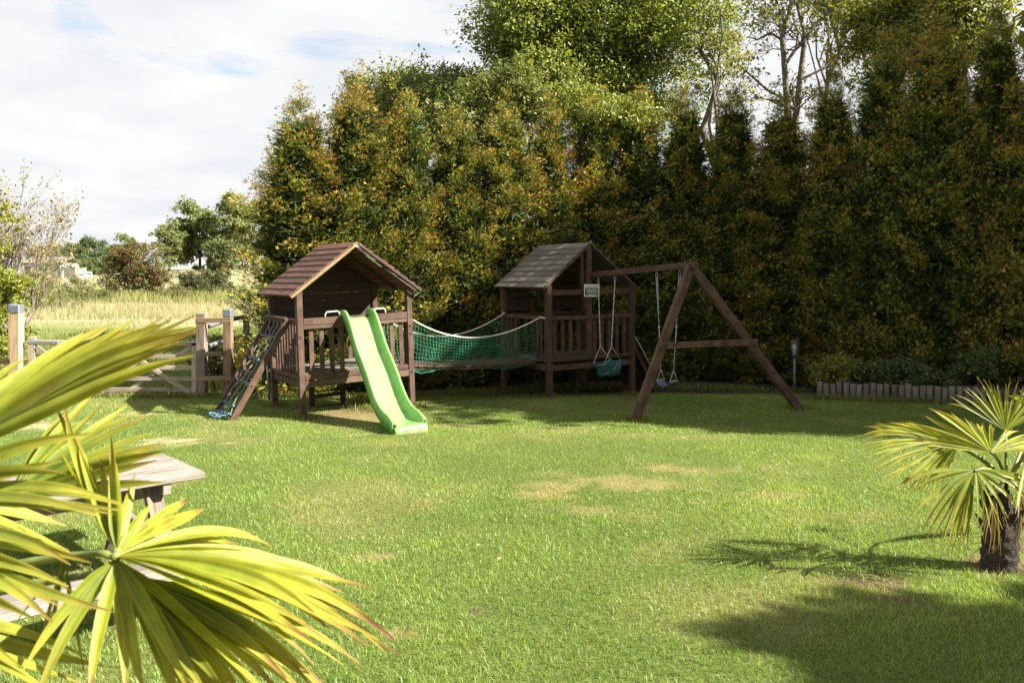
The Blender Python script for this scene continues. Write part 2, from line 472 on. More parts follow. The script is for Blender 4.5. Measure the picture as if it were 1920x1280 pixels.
def build_ground():
    xs = np.concatenate([-np.geomspace(600, 14, 34), np.arange(-13.2, 13.3, 0.14), np.geomspace(14, 600, 34)])
    ys = np.concatenate([np.linspace(-60, 1, 12), np.arange(1.5, 17, 0.14), np.arange(17, 75, 0.8), np.geomspace(76, 900, 40)])
    X, Y = np.meshgrid(xs, ys)
    Z = zg(X, Y)
    dry, bare, pale, tuft = lawn_maps(X, Y)
    lawn = lerp((0.085, 0.115, 0.026), (0.12, 0.14, 0.035), tuft)
    lawn = lerp(lawn, (0.27, 0.215, 0.105), dry * 0.75)
    lawn = lerp(lawn, (0.15, 0.10, 0.06), bare)
    lawn = lerp(lawn, (0.40, 0.31, 0.19), pale)
    # field behind the gate
    t1 = fbm(X, Y, 0.22, 31.0, 4)
    fld = lerp((0.12, 0.155, 0.04), (0.18, 0.20, 0.065), sstep(0.35, 0.65, t1))
    straw = sstep(31, 36, Y + (t1 - .5) * 8) * sstep(56, 50, Y) + sstep(70, 82, Y + (t1 - .5) * 10)
    fld = lerp(fld, (0.34, 0.30, 0.185), np.clip(straw, 0, 1) * .75)
    g = sstep(14.9, 15.8, Y)
    hedge_side = (X > -5.5)
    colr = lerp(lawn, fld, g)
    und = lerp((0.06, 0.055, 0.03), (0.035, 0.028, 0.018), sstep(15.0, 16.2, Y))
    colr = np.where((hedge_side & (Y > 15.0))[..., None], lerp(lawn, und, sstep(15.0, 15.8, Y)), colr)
    V = np.stack([X, Y, Z], -1).reshape(-1, 3)
    ny, nx = X.shape
    i = (np.arange(ny - 1)[:, None] * nx + np.arange(nx - 1)[None]).ravel()
    T = np.concatenate([np.stack([i, i + 1, i + nx + 1], 1), np.stack([i, i + nx + 1, i + nx], 1)])
    m, t, b, out = newmat('ground_turf_and_soil')
    a = N(t, 'ShaderNodeAttribute'); a.attribute_name = 'col'
    tcn = N(t, 'ShaderNodeTexCoord')
    n = N(t, 'ShaderNodeTexNoise'); n.inputs['Scale'].default_value = 30; n.inputs['Detail'].default_value = 8; n.inputs['Roughness'].default_value = .7
    t.links.new(tcn.outputs['Object'], n.inputs['Vector'])
    r_ = ramp(t, n.outputs[0], [(0.3, (0.45, 0.45, 0.45)), (0.7, (1.4, 1.4, 1.35))])
    mk = N(t, 'ShaderNodeMix', data_type='RGBA', blend_type='MULTIPLY'); mk.inputs[0].default_value = 1.0
    t.links.new(a.outputs['Color'], mk.inputs[6]); t.links.new(r_.outputs[0], mk.inputs[7]); t.links.new(mk.outputs[2], b.inputs['Base Color'])
    b.inputs['Roughness'].default_value = 0.95; b.inputs['Specular IOR Level'].default_value = 0.1
    bump(t, b, n.outputs[0], 0.8, 0.03)
    o = link('ground', np_mesh('ground', V, T, colr.reshape(-1, 3), m, True))
    tag(o, 'mown green lawn running out into a rough straw field', None, None, 'structure')
build_ground()

def blades(rs, x, y, z, h, w, lean, c0, c1, seg3=True):
    """grass blades: 3 triangles each (or 1)"""
    n = len(x)
    az = rs.rand(n) * 2 * np.pi
    la = rs.rand(n) * 2 * np.pi
    wx = np.cos(az) * w / 2; wy = np.sin(az) * w / 2
    lx = np.cos(la) * lean * h; ly = np.sin(la) * lean * h
    B = np.stack([x, y, z - 0.004], -1)
    W = np.stack([wx, wy, 0 * wx], -1)
    tip = B + np.stack([lx, ly, h * np.sqrt(np.clip(1 - lean ** 2 * .6, .1, 1))], -1)
    if seg3:
        mid = B + np.stack([lx * .3, ly * .3, h * .55], -1)
        V = np.stack([B - W, B + W, mid - W * .8, mid + W * .8, tip], 1)
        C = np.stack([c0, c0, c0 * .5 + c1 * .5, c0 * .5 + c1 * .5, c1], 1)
        k = np.arange(n) * 5
        T = np.concatenate([np.stack([k, k + 1, k + 3], 1), np.stack([k, k + 3, k + 2], 1), np.stack([k + 2, k + 3, k + 4], 1)])
    else:
        V = np.stack([B - W, B + W, tip], 1); C = np.stack([c0, c0, c1], 1)
        k = np.arange(n) * 3
        T = np.stack([k, k + 1, k + 2], 1)
    return V.reshape(-1, 3), T, C.reshape(-1, 3)

def merge(parts):
    V, T, C = [], [], []; o = 0
    for v, t, c in parts:
        V.append(v); T.append(t + o); C.append(c); o += len(v)
    return np.concatenate(V), np.concatenate(T), np.concatenate(C)

def build_lawn():
    rs = np.random.RandomState(11)
    parts = []
    for (y0, y1, dens, h0, h1, w, seg) in [(3.4, 5.2, 5200, .022, .052, .0034, True), (5.2, 7.5, 3500, .022, .050, .0040, True), (7.5, 10.5, 2700, .024, .048, .0052, False), (10.5, 15.3, 1800, .025, .050, .0068, False)]:
        xm = 0.66 * y1 + 1.0
        n = int(dens * 2 * xm * (y1 - y0))
        x = (rs.rand(n) * 2 - 1) * xm; y = y0 + rs.rand(n) * (y1 - y0)
        k = np.abs(x) < 0.66 * y + 0.9
        k &= ~((x > 5.0) & (y > 13.75 - (x - 5.37) * .33))
        x, y = x[k], y[k]
        dry, bare, pale, tuft = lawn_maps(x, y)
        keep = rs.rand(len(x)) > np.maximum(np.maximum(bare * .93, pale * .93), dry * .30)
        x, y, dry, tuft = x[keep], y[keep], dry[keep], tuft[keep]
        n = len(x)
        patch = fbm(x, y, 1.6, 51.0, 3)
        h = (h0 + rs.rand(n) ** 1.5 * (h1 - h0)) * (0.7 + 0.6 * tuft) * (0.8 + 0.4 * patch) * (1 - .4 * dry)
        tall = rs.rand(n) < 0.008
        h = np.where(tall, h * 1.6, h)
        c = lerp((0.12, 0.225, 0.036), (0.275, 0.40, 0.085), np.clip(rs.rand(n) * .7 + (patch - .42) * 1.6 + (fbm(x, y, .55, 91.0, 3) - .5) * 1.2, 0, 1))
        c = lerp(c, (0.085, 0.155, 0.03), (rs.rand(n) < .30) * (0.4 + 0.6 * rs.rand(n)))
        pd = np.clip(dry * 1.05 + (rs.rand(n) < .05) * .8, 0, 1)
        c = lerp(c, (0.43, 0.335, 0.15), pd * rs.rand(n) ** .5)
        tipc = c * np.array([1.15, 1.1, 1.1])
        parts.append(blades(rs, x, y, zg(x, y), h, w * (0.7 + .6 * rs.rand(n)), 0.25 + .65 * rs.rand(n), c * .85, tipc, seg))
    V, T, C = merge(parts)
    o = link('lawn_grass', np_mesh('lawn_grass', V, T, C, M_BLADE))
    tag(o, 'short mown lawn grass with straw patches', 'grass', None, 'stuff')
build_lawn()

def build_rough():
    """longer grass along the foot of the hedge, round posts and by the gate"""
    rs = np.random.RandomState(12)
    xs, ys, hs = [], [], []
    def strip(pts, n, wid, h):
        pts = np.array(pts, float)
        k = rs.randint(0, len(pts) - 1, n); t = rs.rand(n)
        p = pts[k] * (1 - t[:, None]) + pts[k + 1] * t[:, None] + rs.randn(n, 2) * wid
        xs.append(p[:, 0]); ys.append(p[:, 1]); hs.append(h * (0.4 + rs.rand(n)))
    strip([(-5.1, 14.4), (-2, 14.9), (-.5, 15.6), (1, 16.2), (3, 16.5), (5, 15.9)], 9000, .22, .10)
    strip([(5.3, 14.1), (7.6, 13.3), (9, 12.9)], 3500, .10, .10)
    strip([(-9.2, 14.4), (-5.2, 14.5)], 6000, .2, .12)
    for px, py in [(568, 784), (516, 762), (773, 764), (1030, 743), (945, 738), (1186, 740), (1190, 788), (1500, 767), (690, 765), (428, 740), (378, 742), (1489, 733)]:
        g = ground(px, py); strip([(g.x - .05, g.y), (g.x + .05, g.y)], 260, .12, .085)
    g = ground(690, 768); strip([(g.x - .3, g.y), (g.x + .6, g.y - .1)], 200, .12, .11)
    x = np.concatenate(xs); y = np.concatenate(ys); h = np.concatenate(hs); n = len(x)
    c = lerp((0.09, 0.13, 0.024), (0.20, 0.21, 0.045), rs.rand(n))
    c = lerp(c, (0.40, 0.32, 0.15), (rs.rand(n) < .2) * rs.rand(n))
    V, T, C = blades(rs, x, y, zg(x, y), h, .007 + .004 * rs.rand(n), .2 + .6 * rs.rand(n), c * .85, c, True)
    o = link('long_grass', np_mesh('long_grass', V, T, C, M_BLADE))
    tag(o, 'longer unmown grass along the foot of the hedge', 'grass', None, 'stuff')
build_rough()

def build_field():
    rs = np.random.RandomState(13)
    parts = []
    def zone(y0, y1, n, hlo, hhi, w, ca, cb, pstraw, r0=-.72, r1=-.27, thr=None, seg=False):
        u = rs.rand(n)
        y = 1 / (1 / y0 + u * (1 / y1 - 1 / y0))
        y = y0 + (y1 - y0) * (0.5 * u + 0.5 * (y - y0) / (y1 - y0))
        x = y * (r0 + rs.rand(n) * (r1 - r0))
        f = fbm(x, y, 0.5, 61.0, 3)
        if thr is not None:
            k = f > thr; x, y, f = x[k], y[k], f[k]
        m_ = len(x)
        h = (hlo + rs.rand(m_) * (hhi - hlo)) * (0.5 + f)
        c = lerp(ca, cb, np.clip(rs.rand(m_) * .6 + f - .3, 0, 1))
        c = lerp(c, (0.34, 0.30, 0.175), (rs.rand(m_) < pstraw) * (0.4 + .6 * rs.rand(m_)))
        parts.append(blades(rs, x, y, zg(x, y), h, w * (.6 + .8 * rs.rand(m_)), .15 + .5 * rs.rand(m_), c * .9, c * 1.08, seg))
    G0, G1 = (0.085, 0.13, 0.028), (0.18, 0.22, 0.055)
    S0, S1 = (0.20, 0.185, 0.09), (0.33, 0.295, 0.175)
    zone(15.3, 20, 16000, .05, .16, .012, G0, G1, .10)
    zone(19, 31, 26000, .06, .20, .02, G0, G1, .22)
    zone(31, 48, 4000, .25, .5, .022, (0.15, 0.165, 0.06), S1, .45, thr=.5)
    zone(36, 50, 15000, .2, .5, .028, (0.13, 0.155, 0.05), S1, .42)
    zone(48, 62, 12000, .3, .8, .04, (0.09, 0.12, 0.03), (0.24, 0.25, 0.07), .25)
    zone(62, 82, 5000, .2, .5, .05, S0, S1, .5)
    zone(16, 19, 2200, .35, .85, .010, (0.16, 0.17, 0.05), (0.28, 0.22, 0.10), .3, thr=.52, seg=True)
    V, T, C = merge(parts)
    o = link('field_grass', np_mesh('field_grass', V, T, C, M_STRAW))
    tag(o, 'tall straw coloured grass and green rough in the field beyond the gate', 'field grass', None, 'stuff')
build_field()

def build_litter():
    rs = np.random.RandomState(15)
    n = 420
    x = (rs.rand(n) * 2 - 1) * 9; y = 3.6 + rs.rand(n) ** .8 * 10
    k = (np.abs(x) < .66 * y + .6) & ~((x > 5) & (y > 13)); x, y = x[k], y[k]; n = len(x)
    P = np.stack([x, y, zg(x, y) + .028 + .012 * rs.rand(n)], -1)
    a = rs.randn(n, 3) * [1, 1, .25]; a /= np.linalg.norm(a, axis=1, keepdims=True)
    s = np.cross(a, [0, 0, 1.] + rs.randn(n, 3) * .35); s /= np.linalg.norm(s, axis=1, keepdims=True)
    L = .018 + .03 * rs.rand(n, 1)
    V = np.stack([P, P + a * L * .5 + s * L * .3, P + a * L, P + a * L * .5 - s * L * .3], 1)
    V[:, 1, 2] += .005; V[:, 3, 2] += .007
    q = np.arange(n) * 4
    T = np.concatenate([np.stack([q, q + 1, q + 2], 1), np.stack([q, q + 2, q + 3], 1)])
    pal = np.array([(0.20, 0.11, 0.05), (0.33, 0.22, 0.08), (0.13, 0.075, 0.04), (0.40, 0.36, 0.20), (0.10, 0.16, 0.035)])
    C = pal[rs.randint(0, 5, n)] * (.7 + .6 * rs.rand(n, 1))
    o = link('fallen_leaves', np_mesh('fallen_leaves', V.reshape(-1, 3), T, np.repeat(C, 4, 0), M_STRAW))
    tag(o, 'scattered small fallen leaves on the lawn', 'leaves', None, 'stuff')
build_litter()
# ================================================================ VEGETATION
def unit(v):
    return v / np.maximum(np.linalg.norm(v, axis=-1, keepdims=True), 1e-9)

# template of one scale-leaf spray: five slim blades in a plane (a = along, s = across)
def _spray_template():
    V, T, K = [], [], []
    def blade(p, ang, L, w):
        d = np.array([math.cos(ang), math.sin(ang)]); q = np.array([-d[1], d[0]])
        i = len(V)
        V.extend([p, p + d * L * .45 + q * w, p + d * L, p + d * L * .45 - q * w])
        K.extend([p[0], p[0] + .3, min(1, p[0] + .55), p[0] + .3])
        T.extend([(i, i + 1, i + 2), (i, i + 2, i + 3)])
    z = np.array([0., 0.])
    blade(z, 0, 1.0, .07)
    blade(np.array([.16, 0]), .70, .62, .065); blade(np.array([.32, 0]), -.66, .56, .065)
    return np.array(V), np.array(T), np.array(K)
SPV, SPT, SPK = _spray_template()

def hash3(P, s, o):
    return (vnoise(P[:, 0] + P[:, 2] * .37, P[:, 1] - P[:, 2] * .61, s, o) + vnoise(P[:, 2] + P[:, 0] * .21, P[:, 0] * .5 + P[:, 1], s, o + 5)) / 2

def conifer_mesh(seed, H=6.0, RAD=1.35, nb=400, gold=0.5):
    """a conifer built branch by branch: each branch carries a plume of scale-leaf sprays"""
    rs = np.random.RandomState(seed)
    spires = [(0, 0, H, RAD, 1.0)]
    for k in range(2):
        a = rs.rand() * 6.28; q = .30 + .25 * rs.rand()
        spires.append((math.cos(a) * q, math.sin(a) * q, H * (.80 + .16 * rs.rand()), RAD * .42, .12))
    for k in range(3):                          # slim leading shoots
        a = rs.rand() * 6.28; q = .30 * rs.rand()
        spires.append((math.cos(a) * q, math.sin(a) * q, H * (1.08 - .12 * rs.rand()), RAD * (.13 + .08 * rs.rand()), .045))
    P, A, G, DEP = [], [], [], []
    for (sx, sy, sh, sr, share) in spires:
        for b in range(int(nb * share)):
            main = share == 1.0
            t = (rs.rand() ** 1.3) if main else ((.72 + .28 * rs.rand()) if share < .05 else .55 + .45 * rs.rand())
            t = min(t, .995)
            prof = (.85 + 1.6 * t if t < .1 else 1.0) * (((1 - t) / .42) ** .85 if t > .58 else 1.0)
            th = rs.rand() * 6.283
            L = sr * prof * (.70 + .32 * rs.rand()) + .08
            up = .25 + .35 * rs.rand() + .9 * max(0, t - .7)
            o = np.array([math.cos(th), math.sin(th), 0]); sd = np.array([-math.sin(th), math.cos(th), 0])
            root = np.array([sx * min(1, t * 1.4), sy * min(1, t * 1.4), t * sh - .22 * L])
            m = int(26 + 108 * min(1.1, L))
            s = .34 + .70 * rs.rand(m) ** .8
            pos = root + o * (s * L)[:, None] + np.array([0, 0, 1.]) * (up * L * s ** 1.7)[:, None]
            fan = (1.25 - s) * .42 * L
            lat = rs.randn(m) * .42
            pos = pos + sd * (lat * fan)[:, None] + rs.randn(m, 3) * np.array([.06, .06, .05])
            ax = o * (.7 + .3 * rs.rand(m, 1)) + sd * (np.sign(lat) * (.25 + .6 * rs.rand(m)))[:, None] + np.array([0, 0, 1.]) * (up * 1.0 + .7 * rs.rand(m, 1) - .05)
            ax = ax + rs.randn(m, 3) * .45
            P.append(pos); A.append(ax); G.append(np.full(m, rs.rand())); DEP.append(s)
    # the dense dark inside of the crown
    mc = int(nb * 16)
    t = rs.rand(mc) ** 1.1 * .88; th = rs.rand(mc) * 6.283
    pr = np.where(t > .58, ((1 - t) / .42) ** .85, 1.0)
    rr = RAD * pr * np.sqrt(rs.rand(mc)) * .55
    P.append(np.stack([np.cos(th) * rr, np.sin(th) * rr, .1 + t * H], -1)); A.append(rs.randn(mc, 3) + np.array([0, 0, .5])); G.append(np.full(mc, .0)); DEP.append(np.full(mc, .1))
    P = np.concatenate(P); a = unit(np.concatenate(A)); gb = np.concatenate(G); dp = np.concatenate(DEP); m = len(P)
    P[:, 2] = np.maximum(P[:, 2], .03)
    s = unit(np.cross(a, np.array([0, 0, 1.]) + rs.randn(m, 3) * .5))
    nrm = np.cross(a, s)
    L = (.042 + .075 * rs.rand(m) ** 1.4) * (1 - .15 * P[:, 2] / H)
    core = dp < .2
    L = np.where(core, .17 + .10 * rs.rand(m), L)
    V = P[:, None] + (a[:, None] * SPV[None, :, 0:1] + s[:, None] * SPV[None, :, 1:2] - nrm[:, None] * (SPV[None, :, 0:1] ** 2) * .18 + s[:, None] * SPV[None, :, 1:2] * (core * 1.3)[:, None, None]) * L[:, None, None]
    k = (np.arange(m) * len(SPV))[:, None, None]
    T = (SPT[None] + k).reshape(-1, 3)
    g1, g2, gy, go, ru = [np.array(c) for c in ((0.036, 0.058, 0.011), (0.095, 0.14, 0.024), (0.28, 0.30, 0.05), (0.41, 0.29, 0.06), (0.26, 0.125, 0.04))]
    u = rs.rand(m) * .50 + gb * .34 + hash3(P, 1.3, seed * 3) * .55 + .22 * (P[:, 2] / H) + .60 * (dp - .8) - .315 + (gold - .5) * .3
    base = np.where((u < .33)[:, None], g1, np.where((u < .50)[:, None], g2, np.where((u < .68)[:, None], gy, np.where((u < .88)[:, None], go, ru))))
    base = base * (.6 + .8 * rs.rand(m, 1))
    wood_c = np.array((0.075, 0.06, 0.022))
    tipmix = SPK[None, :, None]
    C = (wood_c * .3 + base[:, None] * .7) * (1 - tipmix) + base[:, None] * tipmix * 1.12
    return np_mesh('conifer_crown', V.reshape(-1, 3), T, C.reshape(-1, 3), M_CONIFER)

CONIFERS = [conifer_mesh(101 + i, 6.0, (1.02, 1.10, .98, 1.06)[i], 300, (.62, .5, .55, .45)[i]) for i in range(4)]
_tr = MB(); _tr.tube([(0, 0, -.2), (0.02, 0, 2), (0, .03, 4.2), (0, 0, 5.6)], [.13, .10, .06, .015], 8)
CON_TRUNK = _tr.mesh('conifer_trunk', M_BARK)
_tw = MB()
for k in range(22):
    a = random.random() * 6.28; z = .3 + random.random() * 4.6; L = .55 + .45 * random.random()
    L *= 1 - z / 9
    _tw.tube([(0, 0, z), (math.cos(a) * L * .5, math.sin(a) * L * .5, z + .12), (math.cos(a) * L, math.sin(a) * L, z + .4)], [.025, .016, .006], 4, False)
CON_BRANCH = _tw.mesh('conifer_branches', M_BARK)

HEDGE = [  # x, y, height, variant, where
    (-4.2, 15.85, 5.75, 4, 'at the left end of the tall hedge, behind the gate posts'),
    (-3.15, 16.05, 6.2, 1, 'second in the tall hedge, behind the rope ladder'),
    (-2.15, 16.35, 6.05, 2, 'in the tall hedge right behind the playhouse with the slide'),
    (-1.15, 16.8, 5.75, 3, 'in the tall hedge behind the left end of the rope bridge'),
    (-0.15, 17.3, 6.0, 4, 'in the tall hedge behind the middle of the rope bridge'),
    (0.85, 17.8, 6.2, 0, 'in the tall hedge behind the left slope of the grey roofed playhouse'),
    (1.85, 18.1, 6.35, 2, 'in the tall hedge behind the ridge of the grey roofed playhouse'),
    (2.9, 18.2, 6.3, 1, 'in the tall hedge behind the beam of the swing'),
    (3.95, 18.1, 6.5, 3, 'in the tall hedge behind the top of the swing frame'),
    (4.95, 17.8, 6.45, 4, 'in the tall hedge behind the right leg of the swing frame'),
    (5.9, 17.4, 6.2, 2, 'in the tall hedge behind the garden lantern, below the bare tree'),
    (6.8, 16.9, 6.6, 0, 'in the tall hedge behind the left end of the log edging'),
    (7.6, 16.3, 7.1, 3, 'in the tall hedge behind the middle of the log edging'),
    (8.35, 15.6, 7.2, 1, 'in the tall hedge above the leafy raised bed'),
    (9.0, 14.8, 7.1, 4, 'of the hedge at the right edge of the photo'),
    (9.6, 13.9, 7.5, 2, 'in the dark hedge just past the right edge of the lawn'),
    (10.05, 12.9, 7.5, 0, 'in the dark hedge right of the small palm'),
    (10.3, 11.85, 7.6, 3, 'in the dark hedge outside the photo on the right'),
    (10.35, 10.85, 7.6, 1, 'second last of the dark hedge outside the photo on the right'),
    (10.4, 9.85, 7.4, 2, 'last of the dark hedge on the right, nearest to the camera'),
]
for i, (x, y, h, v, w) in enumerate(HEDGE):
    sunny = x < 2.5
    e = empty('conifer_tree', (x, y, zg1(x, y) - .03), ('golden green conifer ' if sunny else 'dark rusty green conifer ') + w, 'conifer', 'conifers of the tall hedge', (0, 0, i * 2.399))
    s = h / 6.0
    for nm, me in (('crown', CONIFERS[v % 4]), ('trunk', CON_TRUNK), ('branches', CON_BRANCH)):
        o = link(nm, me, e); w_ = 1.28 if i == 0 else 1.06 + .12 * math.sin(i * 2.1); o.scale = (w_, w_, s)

# ---------------------------------------------------------------- broadleaf trees and shrubs
def leaves(rs, P, O, size, ca, cb, ctint=None, droop=.0, ratio=.5):
    """diamond leaves (2 triangles, folded along the rib) at P facing roughly O"""
    m = len(P)
    a = unit(rs.randn(m, 3) + O * .3 + np.array([0, 0, -droop]))
    nr = unit(O * .8 + rs.randn(m, 3) * .55 + np.array([0, 0, .55]))
    s = unit(np.cross(a, nr)); nn = np.cross(s, a)
    L = size * (.6 + .8 * rs.rand(m, 1)); W = L * ratio * .5
    mid = P + a * L * .5 + nn * L * .07
    V = np.stack([P, mid + s * W, P + a * L - nn * L * .08, mid - s * W], 1)
    k = np.arange(m) * 4
    T = np.concatenate([np.stack([k, k + 1, k + 2], 1), np.stack([k, k + 2, k + 3], 1)])
    t = np.clip(rs.rand(m) * .6 + (ctint if ctint is not None else .2), 0, 1)
    c = lerp(ca, cb, t) * (.85 + .3 * rs.rand(m, 1))
    return V.reshape(-1, 3), T, np.repeat(c, 4, 0)

def clump_cloud(rs, clumps, dens, size, ca, cb, ratio=.5, fill=.35, droop=0.2, accent=None, sub=.34):
    """leaves gathered in small uneven sprays spread through every clump of the crown"""
    parts = []
    for (c, r) in clumps:
        m = max(14, int(dens * r * r))
        ns = max(4, int(m / 17))
        d = unit(rs.randn(ns, 3)); d[:, 2] = np.where(d[:, 2] < -.35, -d[:, 2] * .6, d[:, 2]); d = unit(d)
        q = r * (.35 + .80 * rs.rand(ns, 1) ** .55) * (0.7 + .7 * hash3(d * 1.5 + np.array(c) * .7, 1.3, 3)[:, None])
        S = d * q * np.array([1, 1, .8])
        own = rs.randint(0, ns, m)
        sr = r * sub * (.45 + .8 * rs.rand(ns, 1))
        P = np.array(c) + S[own] + rs.randn(m, 3) * sr[own] * np.array([.62, .62, .34])
        P[:, 2] -= .25 * np.abs(rs.randn(m)) * sr[own][:, 0]
        tint = (rs.rand() * .35 - .12) + (rs.rand(ns) * .45 - .12)[own]
        v = leaves(rs, P, unit(d[own] + rs.randn(m, 3) * .3), size, ca, cb, tint, droop, ratio)
        if accent is not None:
            k = np.repeat(rs.rand(m) < accent[1] * 2 * rs.rand(ns)[own], 4)
            v = (v[0], v[1], np.where(k[:, None], np.array(accent[0]) * (.7 + .6 * rs.rand(len(k), 1)), v[2]))
        parts.append(v)
    return merge(parts)

def crown_clumps(rs, center, rad, n, rlo, rhi):
    out = []
    for i in range(n):
        d = rs.randn(3); d /= np.linalg.norm(d)
        q = (.30 + .68 * rs.rand() ** .8) * (.8 + .35 * rs.rand())
        out.append((np.array(center) + d * np.array(rad) * q, rlo + (rhi - rlo) * rs.rand()))
    return out

def limb(mb, p0, p1, r0, r1, wob=.12, n=5, k=6, rnd=random):
    p0 = Vector(p0); p1 = Vector(p1); L = (p1 - p0).length
    pts = []
    for i in range(n + 1):
        t = i / n
        q = p0.lerp(p1, t)
        if 0 < i < n: q += Vector((rnd.uniform(-1, 1), rnd.uniform(-1, 1), rnd.uniform(-.6, .6))) * wob * L * .5
        q.z -= 0.06 * L * math.sin(math.pi * t) * -1
        pts.append(q)
    mb.tube(pts, [r0 + (r1 - r0) * i / n for i in range(n + 1)], k, False)
    return pts

def broadleaf(name, seed, base, height, crown_c, crown_r, nclump, rlo, rhi, dens, size, ca, cb, label, cat='tree', group=None, bark=None, trunk_r=.2, ratio=.5, accent=None, nlimb=12, fill=.35, mesh_cache=None):
    rs = np.random.RandomState(seed); rnd = random.Random(seed)
    e = empty(name, base, label, cat, group)
    cl = crown_clumps(rs, crown_c, crown_r, nclump, rlo, rhi)
    V, T, C = clump_cloud(rs, cl, dens, size, ca, cb, ratio, fill, accent=accent)
    link('crown', np_mesh('crown', V, T, C, M_LEAF), e)
    mb = MB()
    top = Vector(crown_c) + Vector((0, 0, crown_r[2] * .55))
    tp = limb(mb, (0, 0, -.2), top, trunk_r, trunk_r * .2, .05, 8, 8, rnd)
    for (c, r) in cl[:nlimb]:
        j = rnd.randint(4, 7)
        limb(mb, tp[j], c, trunk_r * (.5 - .05 * j), .012, .12, 4, 5, rnd)
    mb.build('trunk', bark or M_BARK, e)
    return e

GA, GB = (0.09, 0.13, 0.022), (0.28, 0.32, 0.06)     # leaf greens of the ash trees
def base_at(px, d):
    x = (px - CX) / FPX * d
    return Vector((x, d, zg1(x, d)))

# tall trees behind the hedge
def tall(px, d, top_py, low_py, hw, seed, label, n=40, dens=760, size=.20, ca=GA, cb=GB, **k):
    k.setdefault('rlo', .8); k.setdefault('rhi', 1.5)
    if px < 1400:
        q = .72
        d *= q; size *= q * .75; dens *= 1.0 / (q * q); k['rlo'] *= q; k['rhi'] *= q
    b = base_at(px, d)
    zt = CAMZ - (top_py - HOR) / FPX * d - b.z; zl = CAMZ - (low_py - HOR) / FPX * d - b.z
    rx = hw / FPX * d
    return broadleaf('broadleaf_tree', seed, b, zt, (0, 0, (zt + zl) / 2), (rx, rx * .9, (zt - zl) / 2), n, k.pop('rlo'), k.pop('rhi'), dens, size, ca, cb, label, 'tree', 'tall trees behind the hedge', **k)
tall(1032, 30, -60, 250, 106, 21, 'tall leafy green tree rising behind the hedge, left of two', 46, trunk_r=.3)
tall(1185, 31, -120, 260, 130, 22, 'tallest leafy green tree behind the hedge, above the grey playhouse roof', 56, trunk_r=.34)
tall(965, 25, 105, 260, 62, 23, 'small rounded pale green tree in front of the tall leafy trees', 22, dens=1100, size=.16, rlo=.45, rhi=.8, ca=(0.09, 0.12, 0.026), cb=(0.22, 0.24, 0.06), trunk_r=.14)
tall(1120, 26, 160, 300, 90, 24, 'low bushy green tree just above the middle of the hedge', 24, dens=1000, size=.17, rlo=.5, rhi=.9, trunk_r=.14)
tall(800, 32, 135, 300, 105, 25, 'rounded green tree behind the left part of the hedge', 30, dens=900, size=.2, ca=(0.10, 0.13, 0.03), cb=(0.25, 0.27, 0.075), trunk_r=.22)
tall(715, 36, 165, 320, 60, 26, 'soft green tree glimpsed over the hedge beside the sky', 20, dens=800, size=.22, ca=(0.10, 0.125, 0.04), cb=(0.22, 0.23, 0.08), trunk_r=.2)
tall(880, 29, 150, 330, 60, 27, 'dark green tree in the gap left of the small pale tree', 20, dens=900, size=.2, ca=(0.055, 0.08, 0.02), cb=(0.15, 0.18, 0.045), trunk_r=.2)
tall(1330, 29, -40, 260, 70, 28, 'thin leaved tree with twiggy grey crown beside the bare tree', 26, dens=330, size=.17, ca=(0.11, 0.14, 0.035), cb=(0.25, 0.26, 0.08), rlo=.5, rhi=1.0, trunk_r=.16, nlimb=14, bark=M_PALEBARK)
tall(1660, 24, -10, 190, 70, 29, 'yellow green tree poking over the dark hedge on the right', 22, dens=1100, size=.13, ca=(0.12, 0.15, 0.025), cb=(0.30, 0.30, 0.06), rlo=.45, rhi=.9, trunk_r=.18)
tall(1800, 22, -60, 150, 75, 30, 'bright leafy tree behind the top right of the hedge', 22, dens=1100, size=.13, ca=(0.10, 0.13, 0.024), cb=(0.27, 0.28, 0.055), rlo=.45, rhi=.9, trunk_r=.18)
tall(1730, 23, -40, 150, 60, 35, 'sunlit yellow green tree between the bare tree and the right edge', 22, dens=1100, size=.13, ca=(0.13, 0.16, 0.026), cb=(0.34, 0.34, 0.06), rlo=.45, rhi=.8, trunk_r=.15)
tall(1560, 27, -90, 60, 70, 34, 'open crowned tree high behind the bare branches', 16, dens=420, size=.17, ca=(0.10, 0.14, 0.03), cb=(0.24, 0.26, 0.06), rlo=.4, rhi=.8, trunk_r=.15, nlimb=16, bark=M_PALEBARK)

# two tall trees off to the right whose shade falls over the hedge and the swing
for i, (x, y, h, w) in enumerate([(13.0, 12.6, 12.0, 'nearer of the tall trees outside the garden on the right'), (14.5, 16.8, 13.5, 'farther of the tall trees outside the garden on the right')]):
    broadleaf('broadleaf_tree', 40 + i, (x, y, zg1(x, y)), h, (0, 0, h * .62), (2.8, 3.0, h * .36), 46, 1.0, 1.6, 220, .38, GA, GB, w, 'tree', 'tall trees behind the hedge', trunk_r=.3)

